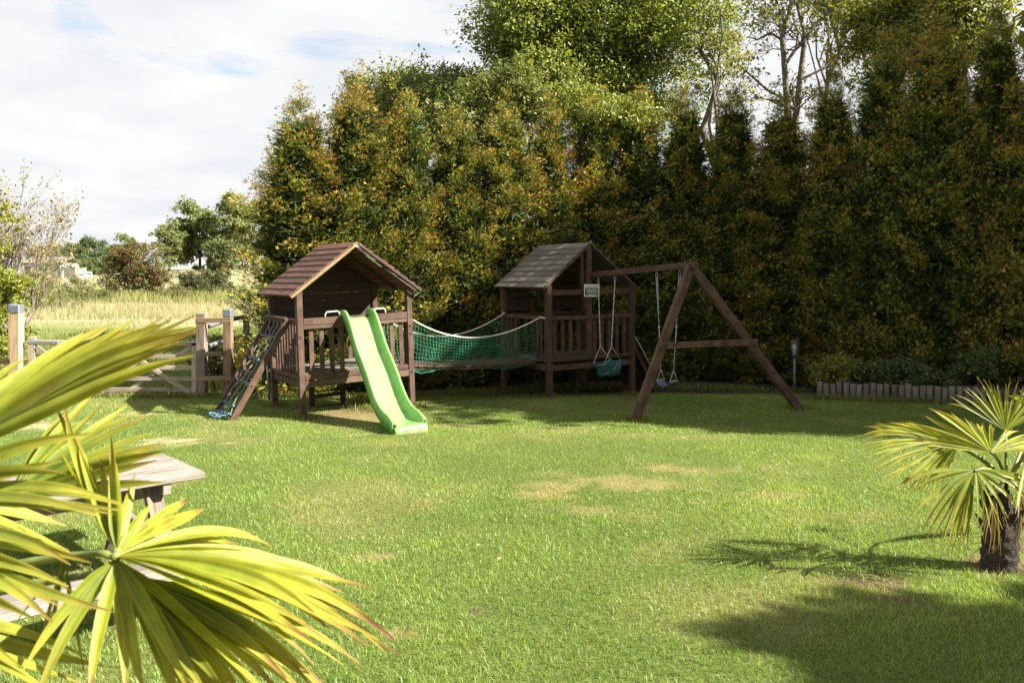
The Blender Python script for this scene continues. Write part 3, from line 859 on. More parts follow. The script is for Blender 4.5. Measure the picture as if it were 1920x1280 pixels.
# the bare tree
def bare_tree():
    rnd = random.Random(77)
    b = base_at(1490, 26)
    e = empty('bare_tree', b, 'bare grey tree with crooked forked limbs against the sky', 'tree')
    mb = MB(); lv = []
    def W(px, py, dd=0): return at(px, py, 26 + dd) - b
    def twig(p, d, L, r, lev):
        p1 = p + d * L
        pts = limb(mb, p, p1, r, r * .5, .22, 4, 5, rnd)
        if lev == 0:
            lv.append(p1); return
        for k in range(rnd.randint(2, 4)):
            q = pts[rnd.randint(2, 4)]
            nd = (d + Vector((rnd.uniform(-1, 1), rnd.uniform(-1, 1), rnd.uniform(-.5, .9))) * .75).normalized()
            twig(q, nd, L * rnd.uniform(.5, .75), r * .5, lev - 1)
    def main(pix, r0, r1):
        pts = [W(*q) for q in pix]
        mb.tube(pts, [(r0 + (r1 - r0) * i / (len(pts) - 1)) * .72 for i in range(len(pts))], 7, False)
        for i in range(1, len(pts)):
            for k in range(2):
                d = (pts[i] - pts[i - 1]).normalized()
                nd = (d * .5 + Vector((rnd.uniform(-1, 1), rnd.uniform(-1, 1), rnd.uniform(-.3, .9)))).normalized()
                twig(pts[i], nd, rnd.uniform(.6, 1.2), max(.013, r1 * .4), 3)
    mb.tube([(0, 0, -.2), (0, 0, 2), W(1482, 300), W(1476, 205)], [.18, .16, .14, .12], 8, False)
    main([(1476, 205), (1470, 110), (1466, 70), (1478, 30), (1490, -30), (1500, -70)], .15, .06)
    main([(1466, 75), (1445, 62), (1420, 75), (1405, 70, .4)], .07, .025)
    main([(1494, 210), (1500, 150), (1507, 90), (1508, 60), (1495, 10), (1470, -30)], .16, .06)
    main([(1482, 300), (1490, 240), (1494, 210)], .17, .16)
    main([(1507, 80), (1530, 45), (1560, 20), (1580, -20, 1)], .09, .03)
    main([(1475, 118), (1490, 95), (1506, 80)], .08, .07)
    main([(1466, 70), (1470, 40), (1455, 0), (1440, -30)], .07, .03)
    main([(1500, 150), (1540, 130), (1570, 110), (1610, 70, .5), (1660, 20, 1)], .06, .03)
    main([(1480, 190), (1440, 170), (1400, 135), (1360, 100), (1330, 80, .5)], .07, .025)
    mb.build('trunk', M_PALEBARK, e)
    rs = np.random.RandomState(78)
    P = np.repeat(np.array([tuple(p) for p in lv]), 5, 0); P = P[rs.rand(len(P)) < .55]
    P = P + rs.randn(len(P), 3) * .12
    V, T, C = leaves(rs, P, np.tile([0, 0, 1.], (len(P), 1)), .15, (0.13, 0.16, 0.04), (0.28, 0.28, 0.08))
    link('leaves', np_mesh('leaves', V, T, C, M_LEAF), e)
bare_tree()

# shrubs of the raised bed
for i, (px, d, py, hw, ca, cb, lab) in enumerate([
        (1570, 14.35, 678, 34, (0.13, 0.14, 0.025), (0.26, 0.24, 0.05), 'small yellowish shrub at the left end of the raised bed'),
        (1632, 14.3, 672, 36, (0.06, 0.09, 0.025), (0.15, 0.18, 0.045), 'low green shrub second from the left in the raised bed'),
        (1712, 14.2, 668, 46, (0.06, 0.095, 0.035), (0.14, 0.185, 0.07), 'rounded grey green shrub in the middle of the raised bed'),
        (1835, 13.6, 655, 50, (0.05, 0.085, 0.025), (0.14, 0.18, 0.05), 'taller leafy shrub of the raised bed behind the small palm'),
        (1775, 13.9, 690, 34, (0.07, 0.10, 0.03), (0.16, 0.19, 0.05), 'low spreading shrub hanging over the log edging')]):
    b = base_at(px, d + .25); zt = CAMZ - (py - HOR) / FPX * d - b.z; rx = hw / FPX * d
    broadleaf('shrub', 60 + i, b, zt, (0, 0, zt * .58), (rx, rx * .7, zt * .42), 16, .12, .24, 5200, .055, ca, cb, lab, 'shrub', None, trunk_r=.025, ratio=.6, nlimb=12, fill=.7)

# field and far background
e = base_at(250, 55)
broadleaf('hawthorn_bush', 71, base_at(250, 55), 4.4, (0, 0, 1.95), (2.5, 2.2, 2.0), 80, .4, .8, 650, .15, (0.055, 0.08, 0.024), (0.17, 0.165, 0.05), 'wide hawthorn bush reddened by berries in the field', 'bush', None, trunk_r=.16, accent=((0.17, 0.065, 0.035), .26), nlimb=30, fill=.6)
broadleaf('field_shrub', 72, base_at(385, 60), 2.2, (0, 0, .95), (2.5, 1.8, 1.05), 44, .4, .7, 700, .17, (0.05, 0.065, 0.025), (0.13, 0.14, 0.05), 'dark olive bramble mound right of the red hawthorn', 'bush', None, trunk_r=.1, fill=.6)
for i, (px, d, tp, lp, hw, ca, cb, lab) in enumerate([
        (318, 118, 408, 505, 30, (0.117, 0.150, 0.052), (0.260, 0.286, 0.104), 'slim pale green tree left of the far tree group'),
        (375, 125, 385, 500, 48, (0.091, 0.124, 0.046), (0.221, 0.247, 0.085), 'broad green tree in the middle of the far tree group'),
        (440, 120, 352, 500, 42, (0.111, 0.143, 0.052), (0.247, 0.273, 0.098), 'highest tree of the far group beside the hedge'),
        (475, 122, 368, 502, 44, (0.075, 0.10, 0.036), (0.17, 0.19, 0.066), 'far green tree half hidden by the left end of the hedge'),
        (415, 112, 450, 502, 40, (0.065, 0.091, 0.034), (0.169, 0.195, 0.065), 'low dark tree below the far tree group'),
        (182, 165, 437, 490, 30, (0.046, 0.078, 0.033), (0.130, 0.176, 0.065), 'round dark green tree on the far skyline'),
        (232, 150, 437, 490, 30, (0.091, 0.130, 0.039), (0.221, 0.247, 0.078), 'lighter green tree just behind the red hawthorn'),
        (140, 170, 458, 500, 34, (0.078, 0.111, 0.039), (0.195, 0.221, 0.078), 'low green trees behind the pale far building'),
        (90, 175, 455, 490, 40, (0.169, 0.169, 0.058), (0.338, 0.299, 0.117), 'yellowing tree behind the roof of the far building'),
        (175, 140, 478, 506, 26, (0.065, 0.098, 0.039), (0.169, 0.202, 0.072), 'dark bush behind the two white caravans')]):
    b = base_at(px, d); zt = CAMZ - (tp - HOR) / FPX * d - b.z; zl = -.6; rx = max(hw / FPX * d, .8)
    broadleaf('far_tree', 80 + i, b, zt, (0, 0, (zt + zl) / 2), (rx, rx, (zt - zl) / 2), 48, rx * .2, rx * .4, 270 * (4 / rx) ** 1.0, .092 * rx, ca, cb, lab, 'tree', None, trunk_r=.25, fill=.5, ratio=.7)
for i, (px, d, tp, hw, ca, cb, lab) in enumerate([
        (112, 44, 478, 70, (0.10, 0.12, 0.05), (0.23, 0.23, 0.10), 'grey green willowy scrub left of the hawthorn'),
        (60, 40, 500, 56, (0.11, 0.13, 0.04), (0.26, 0.25, 0.08), 'pale scrubby bush in the field behind the gate'),
        (170, 50, 540, 55, (0.08, 0.10, 0.035), (0.20, 0.20, 0.07), 'low nettle and bramble mound left of the hawthorn'),
        (330, 54, 552, 40, (0.10, 0.11, 0.04), (0.22, 0.20, 0.08), 'low scrub at the right foot of the hawthorn')]):
    b = base_at(px, d); zt = max(.7, CAMZ - (tp - HOR) / FPX * d - b.z); rx = hw / FPX * d
    broadleaf('scrub_bush', 95 + i, b, zt, (0, 0, zt * .5), (rx, rx * .8, zt * .5), 30, .25, .5, 800, .13, ca, cb, lab, 'bush', None, trunk_r=.06, fill=.75, ratio=.35)

# leafy bush and twiggy tree at the left edge
broadleaf('leafy_bush', 110, base_at(-15, 16.5), 2.6, (0, 0, 1.35), (.62, .7, 1.3), 46, .18, .34, 2600, .085, (0.10, 0.14, 0.018), (0.28, 0.29, 0.045), 'bright yellow green bush at the left edge behind the gate post', 'bush', None, trunk_r=.05, fill=.8)
broadleaf('leafy_bush', 111, base_at(-45, 17.5), 4.4, (0, 0, 3.2), (.8, .8, 1.5), 18, .2, .35, 1300, .085, (0.12, 0.15, 0.02), (0.30, 0.30, 0.05), 'taller yellow green bush at the top left edge', 'bush', None, trunk_r=.05, fill=.8)
def twiggy():
    rnd = random.Random(5); b = base_at(35, 21)
    e = empty('twiggy_tree', b, 'half bare twiggy tree with faded flower heads at the left', 'tree')
    mb = MB(); tips = []
    def grow(p, d, L, r, lev):
        p1 = p + d * L
        pts = limb(mb, p, p1, r, r * .45, .10, 3, 4, rnd)
        tips.append(p1)
        if lev == 0: return
        for k in range(rnd.randint(3, 4)):
            nd = (d + Vector((rnd.uniform(-1, 1), rnd.uniform(-1, 1), rnd.uniform(-.2, .8))) * .45).normalized()
            grow(pts[rnd.randint(1, 3)], nd, L * rnd.uniform(.5, .72), r * .55, lev - 1)
    for k in range(9):
        a = rnd.uniform(0, 6.28); d = Vector((math.cos(a) * .35 + .12, math.sin(a) * .35, 1)).normalized()
        grow(Vector((0, 0, 0)), d, rnd.uniform(1.7, 2.5), .035, 4)
    mb.build('trunk', M_TWIG, e)
    rs = np.random.RandomState(6)
    P = np.array([tuple(p) for p in tips]); P = np.repeat(P, 3, 0) + rs.randn(len(P) * 3, 3) * .07
    low = P[:, 2] < 2.2
    keep = np.where(low, rs.rand(len(P)) < .95, rs.rand(len(P)) < .5)
    P = P[keep]
    V, T, C = leaves(rs, P, np.tile([0, -.5, .7], (len(P), 1)), .10, (0.24, 0.22, 0.06), (0.40, 0.32, 0.12))
    br = np.repeat((P[:, 2] > 2.4) & (rs.rand(len(P)) < .6), 4)
    C = np.where(br[:, None], np.array([0.15, 0.115, 0.085]), C)
    link('leaves', np_mesh('leaves', V, T, C, M_LEAF), e)
twiggy()

# dark shrubbery filling the foot behind the gate end of the hedge
broadleaf('leafy_bush', 112, base_at(400, 15.6), 1.1, (0, 0, .55), (.5, .35, .55), 22, .12, .22, 3600, .07, (0.045, 0.065, 0.018), (0.13, 0.15, 0.035), 'dark low bush behind the short fence by the gate', 'bush', None, trunk_r=.03, fill=.8)

# round tree outside the picture on the right; the edge of its shade crosses the near lawn
broadleaf('broadleaf_tree', 130, (12.0, 0.8, zg1(12.2, 1.1)), 8, (0, 0, 4.75), (2.1, 2.05, 2.05), 100, .6, .9, 900, .34, GA, GB, 'round leafy tree outside the photo at the near right, shading the lawn corner', 'tree', None, trunk_r=.2)
# ================================================================ BUILT OBJECTS
def frame_of(origin, xdir, lean=0.0):
    rz = math.atan2(xdir[1], xdir[0])
    M = Matrix.Translation(origin) @ Matrix.Rotation(rz, 4, 'Z') @ Matrix.Rotation(lean, 4, 'Y')
    return M, rz

def planks_roof(root, mat, W2, zr, ze, y0, y1, rows, thick, edge_mat, rafters=True):
    """two slopes of lapped boards; ridge at x=W2, eaves dx beyond"""
    half, rise = W2[1], zr - ze
    for side in (-1, 1):
        rf = empty('roof', (0, 0, 0)); rf.parent = root
        sl = math.hypot(half, rise); dx, dz = side * half / sl, -rise / sl
        n = Vector((side * rise / sl, 0, half / sl))
        st = sl / rows
        for k in range(rows):
            s0 = st * (k + .5)
            c = Vector((W2[0] + dx * s0, 0, zr + dz * s0)) + n * (thick * .5)
            tilt = .10 * side
            up = (Matrix.Rotation(-tilt * .9, 3, 'Y') @ n)
            jy = random.uniform(-.012, .012)
            MB().beam((c.x, y0 + jy, c.z), (c.x, y1 + jy, c.z), st * 1.12, thick, up).build('roof_board', mat, rf, bevel=.004)
        for y in (y0 + .06, (y0 + y1) / 2, y1 - .06):
            a = Vector((W2[0] + dx * .02, y, zr + dz * .02)) - n * .035; b = Vector((W2[0] + dx * (sl - .04), y, zr + dz * (sl - .04))) - n * .035
            MB().beam(a, b, .045, .045, n).build('rafter', M_DARKW, rf)
        a = Vector((W2[0], y0 - .028, zr)) - n * .012; b = Vector((W2[0] + dx * (sl + .01), y0 - .028, zr + dz * (sl + .01))) - n * .012
        MB().beam(a, b, .022, .036, n).build('barge_board', edge_mat[0 if side < 0 else 1], rf, bevel=.003)
        a.y = b.y = y1 + .028
        MB().beam(a, b, .022, .05, n).build('barge_board', M_DARKW, rf)

# ---------------------------------------------------------------- playhouse with the slide
A = ground(568, 784)
AB = Vector((0.831, 0.556))
M1, RZ1 = frame_of(A, AB, -R(2.2))
H1 = empty('playhouse', A, 'brown wooden playhouse on stilts with red brown roof and open gable', 'playhouse', None, (0, -R(2.2), RZ1))
w1, d1 = 1.82, 1.36
def w1p(x, y, z): return M1 @ Vector((x, y, z))
for (x, y, h) in ((0, 0, 1.96), (w1, 0, 1.96), (0, d1, 1.96), (w1, d1, 1.96)):
    p = MB().post(x, y, -.2, h, .092).build('post', M_BROWN, H1, bevel=.005)
    if y == 0:
        for z in ((1.27, 1.14, .52) if x else (1.22,)):
            b_ = MB().tube([(x - .0, -.044, z), (x, -.056, z)], .016, 8)
            b_.build('bolt', M_BOLT, p)
# front
MB().beam((.05, -.02, 1.445), (w1 - .05, -.02, 1.445), .05, .105).build('top_rail', M_BROWN, H1, bevel=.004)
MB().beam((.05, -.015, 1.362), (w1 - .05, -.015, 1.362), .045, .055).build('top_rail', M_BROWN, H1, bevel=.004)
MB().beam((.05, -.01, .605), (w1 - .05, -.01, .605), .05, .075).build('deck_rail', M_BROWN, H1, bevel=.004)
MB().beam((.05, -.025, .508), (w1 - .05, -.025, .508), .045, .10).build('deck_beam', M_BROWN, H1, bevel=.004)
for t in (.098, .188, .276, .364, .65, .741, .832, .92):
    MB().beam((t * w1, .02, .645), (t * w1, .02, 1.335), .072, .022, (0, 1, 0)).build('slat', M_BROWN, H1, bevel=.003)
MB().box((1.02, -.03, .563), (.09, .03, .025)).build('cleat', M_BROWN, H1)
# left and right faces
for x in (0, w1):
    MB().beam((x, .05, 1.44), (x, d1 - .05, 1.44), .045, .09).build('top_rail', M_BROWN, H1, bevel=.004)
    MB().beam((x, .05, .605), (x, d1 - .05, .605), .045, .075).build('deck_rail', M_BROWN, H1, bevel=.004)
    MB().beam((x, .05, .508), (x, d1 - .05, .508), .042, .09).build('deck_beam', M_BROWN, H1, bevel=.004)
    ys = [.14 + .135 * k for k in range(9)] if x == 0 else (.12, .24, d1 - .24, d1 - .12)
    for y in ys:
        MB().beam((x + (.018 if x == 0 else -.018), y, .645), (x + (.018 if x == 0 else -.018), y, 1.39), .07, .02, (1, 0, 0)).build('slat', M_BROWN, H1, bevel=.003)
MB().beam((.05, d1, .508), (w1 - .05, d1, .508), .042, .09).build('deck_beam', M_BROWN, H1)
# deck and back wall
for k in range(11):
    y = .075 + k * (d1 - .09) / 10.4
    MB().beam((.05, y, .655), (w1 - .05, y, .655), .108, .024).build('deck_board', M_ROOFGREY, H1)
apex, eave, half = 2.625, 1.845, 1.075
for k in range(15):
    z = .71 + k * .117
    if z > 2.42: break
    if z < 1.36: continue
    lim = half * (apex - .05 - z) / (apex - eave) if z > 1.86 else 9
    x0 = max(.05, w1 / 2 - lim); x1 = min(w1 - .05, w1 / 2 + lim)
    if x1 - x0 < .3: continue
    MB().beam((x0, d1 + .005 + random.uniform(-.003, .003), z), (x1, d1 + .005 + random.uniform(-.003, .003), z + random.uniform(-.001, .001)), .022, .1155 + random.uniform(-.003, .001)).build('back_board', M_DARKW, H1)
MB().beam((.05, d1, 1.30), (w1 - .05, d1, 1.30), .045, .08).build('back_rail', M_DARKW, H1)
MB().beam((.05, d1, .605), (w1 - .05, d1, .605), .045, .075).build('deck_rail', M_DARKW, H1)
for k in range(10):
    x = .14 + k * .171
    MB().beam((x, d1 - .02, .645), (x, d1 - .02, 1.34), .072, .022, (0, 1, 0)).build('slat', M_BROWN, H1)
# lower step frame under the deck
for x in (.52, 1.06):
    MB().post(x, 1.06, -.2, .60, .075).build('under_post', M_DARKW, H1)
MB().beam((.52, 1.06, .13), (1.06, 1.06, .13), .045, .06).build('under_rail', M_DARKW, H1)
planks_roof(H1, M_ROOFRED, (w1 / 2, half), apex, eave, -.13, d1 + .12, 9, .026, (M_YELLOWEDGE, M_DARKW))
MB().box((w1 / 2, -.15, apex - .045), (.13, .02, .05)).build('ridge_plate', M_GREYMETAL, H1)
nR = Vector((apex - eave, 0, half)).normalized()
pa = Vector((w1 / 2 + .21, -.075, apex - .21 * (apex - eave) / half)) - nR * .063
pb = Vector((w1 / 2 + .46, -.075, apex - .46 * (apex - eave) / half)) - nR * .063
MB().beam(pa, pb, .05, .006, nR).build('white_strip', M_WHITE, H1)
for x0, x1 in ((.40, .63), (1.20, 1.40)):
    MB().tube([(x0, -.02, 1.495), (x0, -.02, 1.54), (x0 + .025, -.02, 1.575), (x1 - .03, -.02, 1.58), (x1, -.02, 1.55), (x1, -.02, 1.495)], .0105, 8).build('grab_handle', M_WHITEMETAL, H1)

# ---------------------------------------------------------------- slide
def spline(pts, n):
    out = []
    P = [pts[0]] + list(pts) + [pts[-1]]
    seg = len(pts) - 1
    for i in range(n + 1):
        u = i / n * seg; k = min(int(u), seg - 1); t = u - k
        p0, p1, p2, p3 = (np.array(P[k + j], float) for j in range(4))
        out.append(.5 * ((2 * p1) + (-p0 + p2) * t + (2 * p0 - 5 * p1 + 4 * p2 - p3) * t * t + (-p0 + 3 * p1 - 3 * p2 + p3) * t ** 3))
    return out
SX = .925
def slide():
    root = empty('slide', w1p(SX, -1.9, 0), 'bright lime green plastic slide hooked on the playhouse rail', 'slide')
    off = root.location
    prof = spline([(-.16, 1.475), (-.02, 1.465), (.10, 1.415), (.26, 1.25), (.44, 1.03), (.60, .875), (.74, .765), (.92, .60), (1.10, .41), (1.30, .245), (1.50, .15), (1.70, .105), (1.90, .10), (1.985, .095)], 72)
    sec = [(-.252, -.035), (-.252, .06), (-.250, .118), (-.238, .135), (-.222, .135), (-.210, .118), (-.200, .07), (-.188, .022), (-.165, .004), (-.10, 0.0), (0, -.003)]
    sec = sec + [(-a, b) for a, b in sec[-2::-1]]
    mb = MB(); rows = []
    for i, (u, z) in enumerate(prof):
        j0, j1 = max(0, i - 1), min(len(prof) - 1, i + 1)
        t = np.array(prof[j1]) - np.array(prof[j0]); t /= np.linalg.norm(t)
        nu, nz = -t[1], t[0]
        wall = 1.0
        if u < .06: wall = 1.0 - .25 * min(1, (.06 - u) / .2)
        if u > 1.72: wall = 1 - .62 * ((u - 1.72) / .265) ** 1.5
        row = []
        for a, h in sec:
            hh = h * wall if h > 0.01 else h
            low = h < 0
            uu, zz = u + nu * hh, z + nz * hh
            if low:
                zz = max(zz, .005); 
                if u > 1.5: zz = min(zz, max(.005, z - .035 - (u - 1.5) * .15))
            row.append(M1 @ Vector((SX - .075 * max(0, uu) + a, -.045 - uu, zz)))
        rows.append(row)
    mb.grid(rows)
    o = mb.build('chute', M_SLIDE, root, off)
    sm = o.modifiers.new('thickness', 'SOLIDIFY'); sm.thickness = .008; sm.offset = 0
    fl = MB(); rows = []
    for k, (du, z) in enumerate([(0.0, .095), (.028, .086), (.042, .06), (.046, .0), (.045, -.08)]):
        rows.append([M1 @ Vector((SX - .149 + a * (.242 if k else .235), -.045 - 1.985 - du, z)) for a in np.linspace(-1, 1, 9)])
    fl.grid(rows)
    fo = fl.build('front_lip', M_SLIDE, root, off)
    sm = fo.modifiers.new('thickness', 'SOLIDIFY'); sm.thickness = .008
    for q in (-.10, .01, .12):
        rb = MB()
        y = -.045 - 1.985 - .048
        for s_ in (-1, 1):
            rb.tube([M1 @ Vector((SX - .149 + q + s_ * .033, y, -.02)), M1 @ Vector((SX - .149 + q + s_ * .014, y - .002, .05)), M1 @ Vector((SX - .149 + q, y, .064))], .0065, 6)
        rb.build('embossed_rib', M_SLIDE, root, off)
slide()

# ---------------------------------------------------------------- rope climbing ladder
def ladder():
    f0 = w1p(-.96, .42, 0); f0.z = zg1(f0.x, f0.y)
    root = empty('rope_ladder', f0, 'sloping wooden climbing frame with grey knotted rope net beside the playhouse', 'rope ladder')
    off = root.location
    def L(y, s, dn=0.0):
        """point on the slope: s 0 top .. 1 foot"""
        t = Vector((-.045, y, 1.45)); b_ = Vector((-.98, y, -.04))
        p = t.lerp(b_, s)
        return w1p(p.x + dn * .83, p.y, p.z - dn * .55)
    yN, yF = .40, 1.30
    for y in (yN, yF):
        o = MB().beam(L(y, -.01), L(y, 1.04), .05, .095, M1.to_3x3() @ Vector((-.83, 0, .55))).build('side_rail', M_BROWN, root, off, bevel=.005)
    for s in (.62,):
        for y in (yN - .026,):
            p = L(y, s); MB().tube([p, p + M1.to_3x3() @ Vector((0, -.012, 0))], .018, 8).build('bolt', M_BROWN, root, off)
    MB().beam(L(yN - .03, .0, -.03), L(yF + .03, .0, -.03), .05, .10, M1.to_3x3() @ Vector((-.5, 0, .85))).build('top_board', M_BROWN, root, off, bevel=.005)
    MB().beam(L(yN, .53, .05), L(yF, .53, .05), .05, .07).build('cross_bar', M_BROWN, root, off)
    rnd = random.Random(3)
    ys = [.52, .70, .88, 1.10]
    lev = [.17, .40, .62, .84, .98]
    for i, y in enumerate(ys):
        pts = [L(y, .02, -.05)]
        for k in range(1, 25):
            s = .02 + .95 * k / 24
            pts.append(L(y + .012 * math.sin(k * .7 + i) + .05 * (i - 1.5) * s, s, .01 - .035 * abs(math.sin(k * .55 + i * .3))))
        MB().tube(pts, .0075, 6).build('rope', M_ROPEBLUE, root, off)
    for k, s in enumerate(lev):
        pts = []
        for j in range(15):
            y = yN + .03 + (yF - yN - .06) * j / 14
            pts.append(L(y, s + .018 * math.sin(j * 1.7 + k), -.035 + .012 * math.sin(j * 2.1 + k * 2) + .03 * math.sin(j / 14 * math.pi)))
        MB().tube(pts, .008, 6).build('rope_rung', M_ROPETEAL if k % 2 else M_ROPEBLUE, root, off)
        for y in ys:
            kn = MB()
            c = L(y + .05 * (ys.index(y) - 1.5) * s, s, -.02)
            kn.tube([c + Vector((-.02, 0, -.008)), c, c + Vector((.02, 0, .008))], [.010, .017, .010], 6)
            kn.build('rope_knot', M_ROPETEAL, root, off)
    # loose coils at the foot
    pts = []
    for k in range(60):
        a = k * .62; r_ = .05 + .09 * rnd.random()
        c = L(.52 + .5 * (k / 60), 1.0)
        pts.append((c.x + math.cos(a) * r_ * 1.2 - .06, c.y + math.sin(a) * r_, zg1(c.x, c.y) + .03 + .05 * rnd.random()))
    MB().tube(pts, .011, 6).build('rope_coil', M_ROPETEAL, root, off)
ladder()

# ---------------------------------------------------------------- second playhouse
Nn = ground(1030.5, 743); Nn = Vector((0.665, 14.2, zg1(.665, 14.2)))
NX = Vector((0.855, 0.519))
M2, RZ2 = frame_of(Vector((Nn.x, Nn.y, 0)), NX, -R(.6))
H2 = empty('playhouse', (Nn.x, Nn.y, 0), 'second brown wooden playhouse with grey weathered roof, at the far end of the rope bridge', 'playhouse', None, (0, -R(.6), RZ2))
w2, d2 = 1.90, 1.565
def w2p(x, y, z): return M2 @ Vector((x, y, z))
for (x, y) in ((0, 0), (w2, 0), (0, d2), (w2, d2)):
    p = MB().post(x, y, -.35, 2.0, .10).build('post', M_BROWN, H2, bevel=.005)
    if y == 0:
        for z in (1.34, 1.25, 1.10, .45):
            MB().tube([(x, -.05, z), (x, -.06, z)], .014, 8).build('bolt', M_BOLT, p)
XC = .89
MB().post(XC, .0, .67, 2.70, .10, .075).build('centre_post', M_BROWN, H2, bevel=.005)
MB().post(XC - .115, .06, 1.85, 2.66, .05, .06).build('gable_strut', M_BROWN, H2)
MB().beam((.05, -.01, 1.845), (w2 - .05, -.01, 1.845), .045, .095).build('gable_beam', M_BROWN, H2, bevel=.004)
MB().beam((.05, -.015, 1.385), (w2 - .05, -.015, 1.385), .05, .07).build('top_rail', M_BROWN, H2, bevel=.004)
MB().beam((.05, -.01, .640), (w2 - .05, -.01, .640), .05, .055).build('deck_rail', M_BROWN, H2, bevel=.004)
MB().beam((.05, -.02, .500), (w2 - .05, -.02, .500), .045, .10).build('deck_beam', M_BROWN, H2, bevel=.004)
for k in range(10):
    x = .135 + k * .178
    if abs(x - XC) < .09: continue
    MB().beam((x, .02, .668), (x, .02, 1.35), .075, .022, (0, 1, 0)).build('slat', M_BROWN, H2, bevel=.003)
for x in (0, w2):
    MB().beam((x, .05, 1.385), (x, d2 - .05, 1.385), .05, .07).build('top_rail', M_BROWN, H2, bevel=.004)
    MB().beam((x, .05, .500), (x, d2 - .05, .500), .045, .10).build('deck_beam', M_BROWN, H2, bevel=.004)
    ys = (.13, .26, .39, 1.17, 1.30, 1.43) if x == 0 else [.14 + .16 * k for k in range(9)]
    for y in ys:
        MB().beam((x + .02, y, .64), (x + .02, y, 1.35), .07, .022, (1, 0, 0)).build('slat', M_BROWN, H2, bevel=.003)
MB().beam((.05, d2, 1.385), (w2 - .05, d2, 1.385), .05, .07).build('top_rail', M_BROWN, H2)
MB().beam((.05, d2, .50), (w2 - .05, d2, .50), .045, .10).build('deck_beam', M_BROWN, H2)
for k in range(13):
    y = .07 + k * (d2 - .08) / 12.4
    MB().beam((.05, y, .610), (w2 - .05, y, .610), .108, .024).build('deck_board', M_ROOFGREY, H2)
ap2, ev2, hf2 = 2.735, 1.93, 1.06
for k in range(17):
    z = .70 + k * .117
    if z < 1.42: continue
    lim = hf2 * (ap2 - .05 - z) / (ap2 - ev2) if z > 1.95 else 9
    for (xa, xb) in (((.05, .60), (1.15, w2 - .05)) if z < 1.93 else ((.05, w2 - .05),)):
        x0 = max(xa, XC + .06 - lim); x1 = min(xb, XC + .06 + lim)
        if x1 - x0 < .15: continue
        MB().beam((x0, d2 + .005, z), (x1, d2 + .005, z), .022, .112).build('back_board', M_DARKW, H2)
for k in range(10):
    x = .135 + k * .178
    MB().beam((x, d2 - .02, .62), (x, d2 - .02, 1.36), .072, .022, (0, 1, 0)).build('slat', M_BROWN, H2)
planks_roof(H2, M_ROOFGREY, (XC, hf2), ap2, ev2, -.06, d2 + .06, 8, .026, (M_BROWN, M_BROWN))
MB().tube([(XC, -.10, ap2 + .012), (XC, -.07, ap2 + .02)], .022, 8).build('ridge_cap', M_GREYMETAL, H2)
for x in (.56, 1.20):
    MB().tube([(x, d2 - .03, 1.42), (x + .015, d2 - .10, 1.48), (x + .015, d2 - .11, 1.66), (x, d2 - .03, 1.74)], .017, 8).build('red_handle', M_REDP, H2)
MB().beam((.10, .62, 1.86), (.04, .50, 1.79), .02, .02).build('bracket', M_GREYMETAL, H2)
for (x, y, r_) in ((.35, 1.0, .018), (1.2, .8, .05)):
    MB().tube([(x, y, -.35), (x, y, .6)], r_, 8).build('prop', M_DARKW, H2)

# dark climbing ramp on the far right side of the second playhouse
def ramp_():
    root = empty('climbing_ramp', w2p(w2 + .62, .55, -.1), 'dark sloping climbing ramp against the right side of the grey roofed playhouse', 'ramp')
    off = root.location
    n = 7
    for k in range(n):
        y = .20 + k * .12
        MB().beam(w2p(w2 + .07, y, 1.02), w2p(w2 + .74, y, -.16), .112, .026, M2.to_3x3() @ Vector((.85, 0, .5))).build('plank', M_DARKW, root, off)
    for y in (.15, 1.02):
        MB().beam(w2p(w2 + .05, y, 1.0), w2p(w2 + .72, y, -.16), .05, .07).build('ramp_side', M_DARKW, root, off)
    for s in (.25, .5, .75):
        a = w2p(w2 + .10 + .67 * s, .2, 1.04 - 1.18 * s); b_ = w2p(w2 + .10 + .67 * s, .95, 1.04 - 1.18 * s)
        MB().beam(a, b_, .04, .03).build('batten', M_DARKW, root, off)
    MB().tube([w2p(w2 + .05, .1, 1.12), w2p(w2 + .40, .1, .62), w2p(w2 + .70, .1, .1)], .012, 6).build('rope', M_ROPEGREY, root, off)
ramp_()

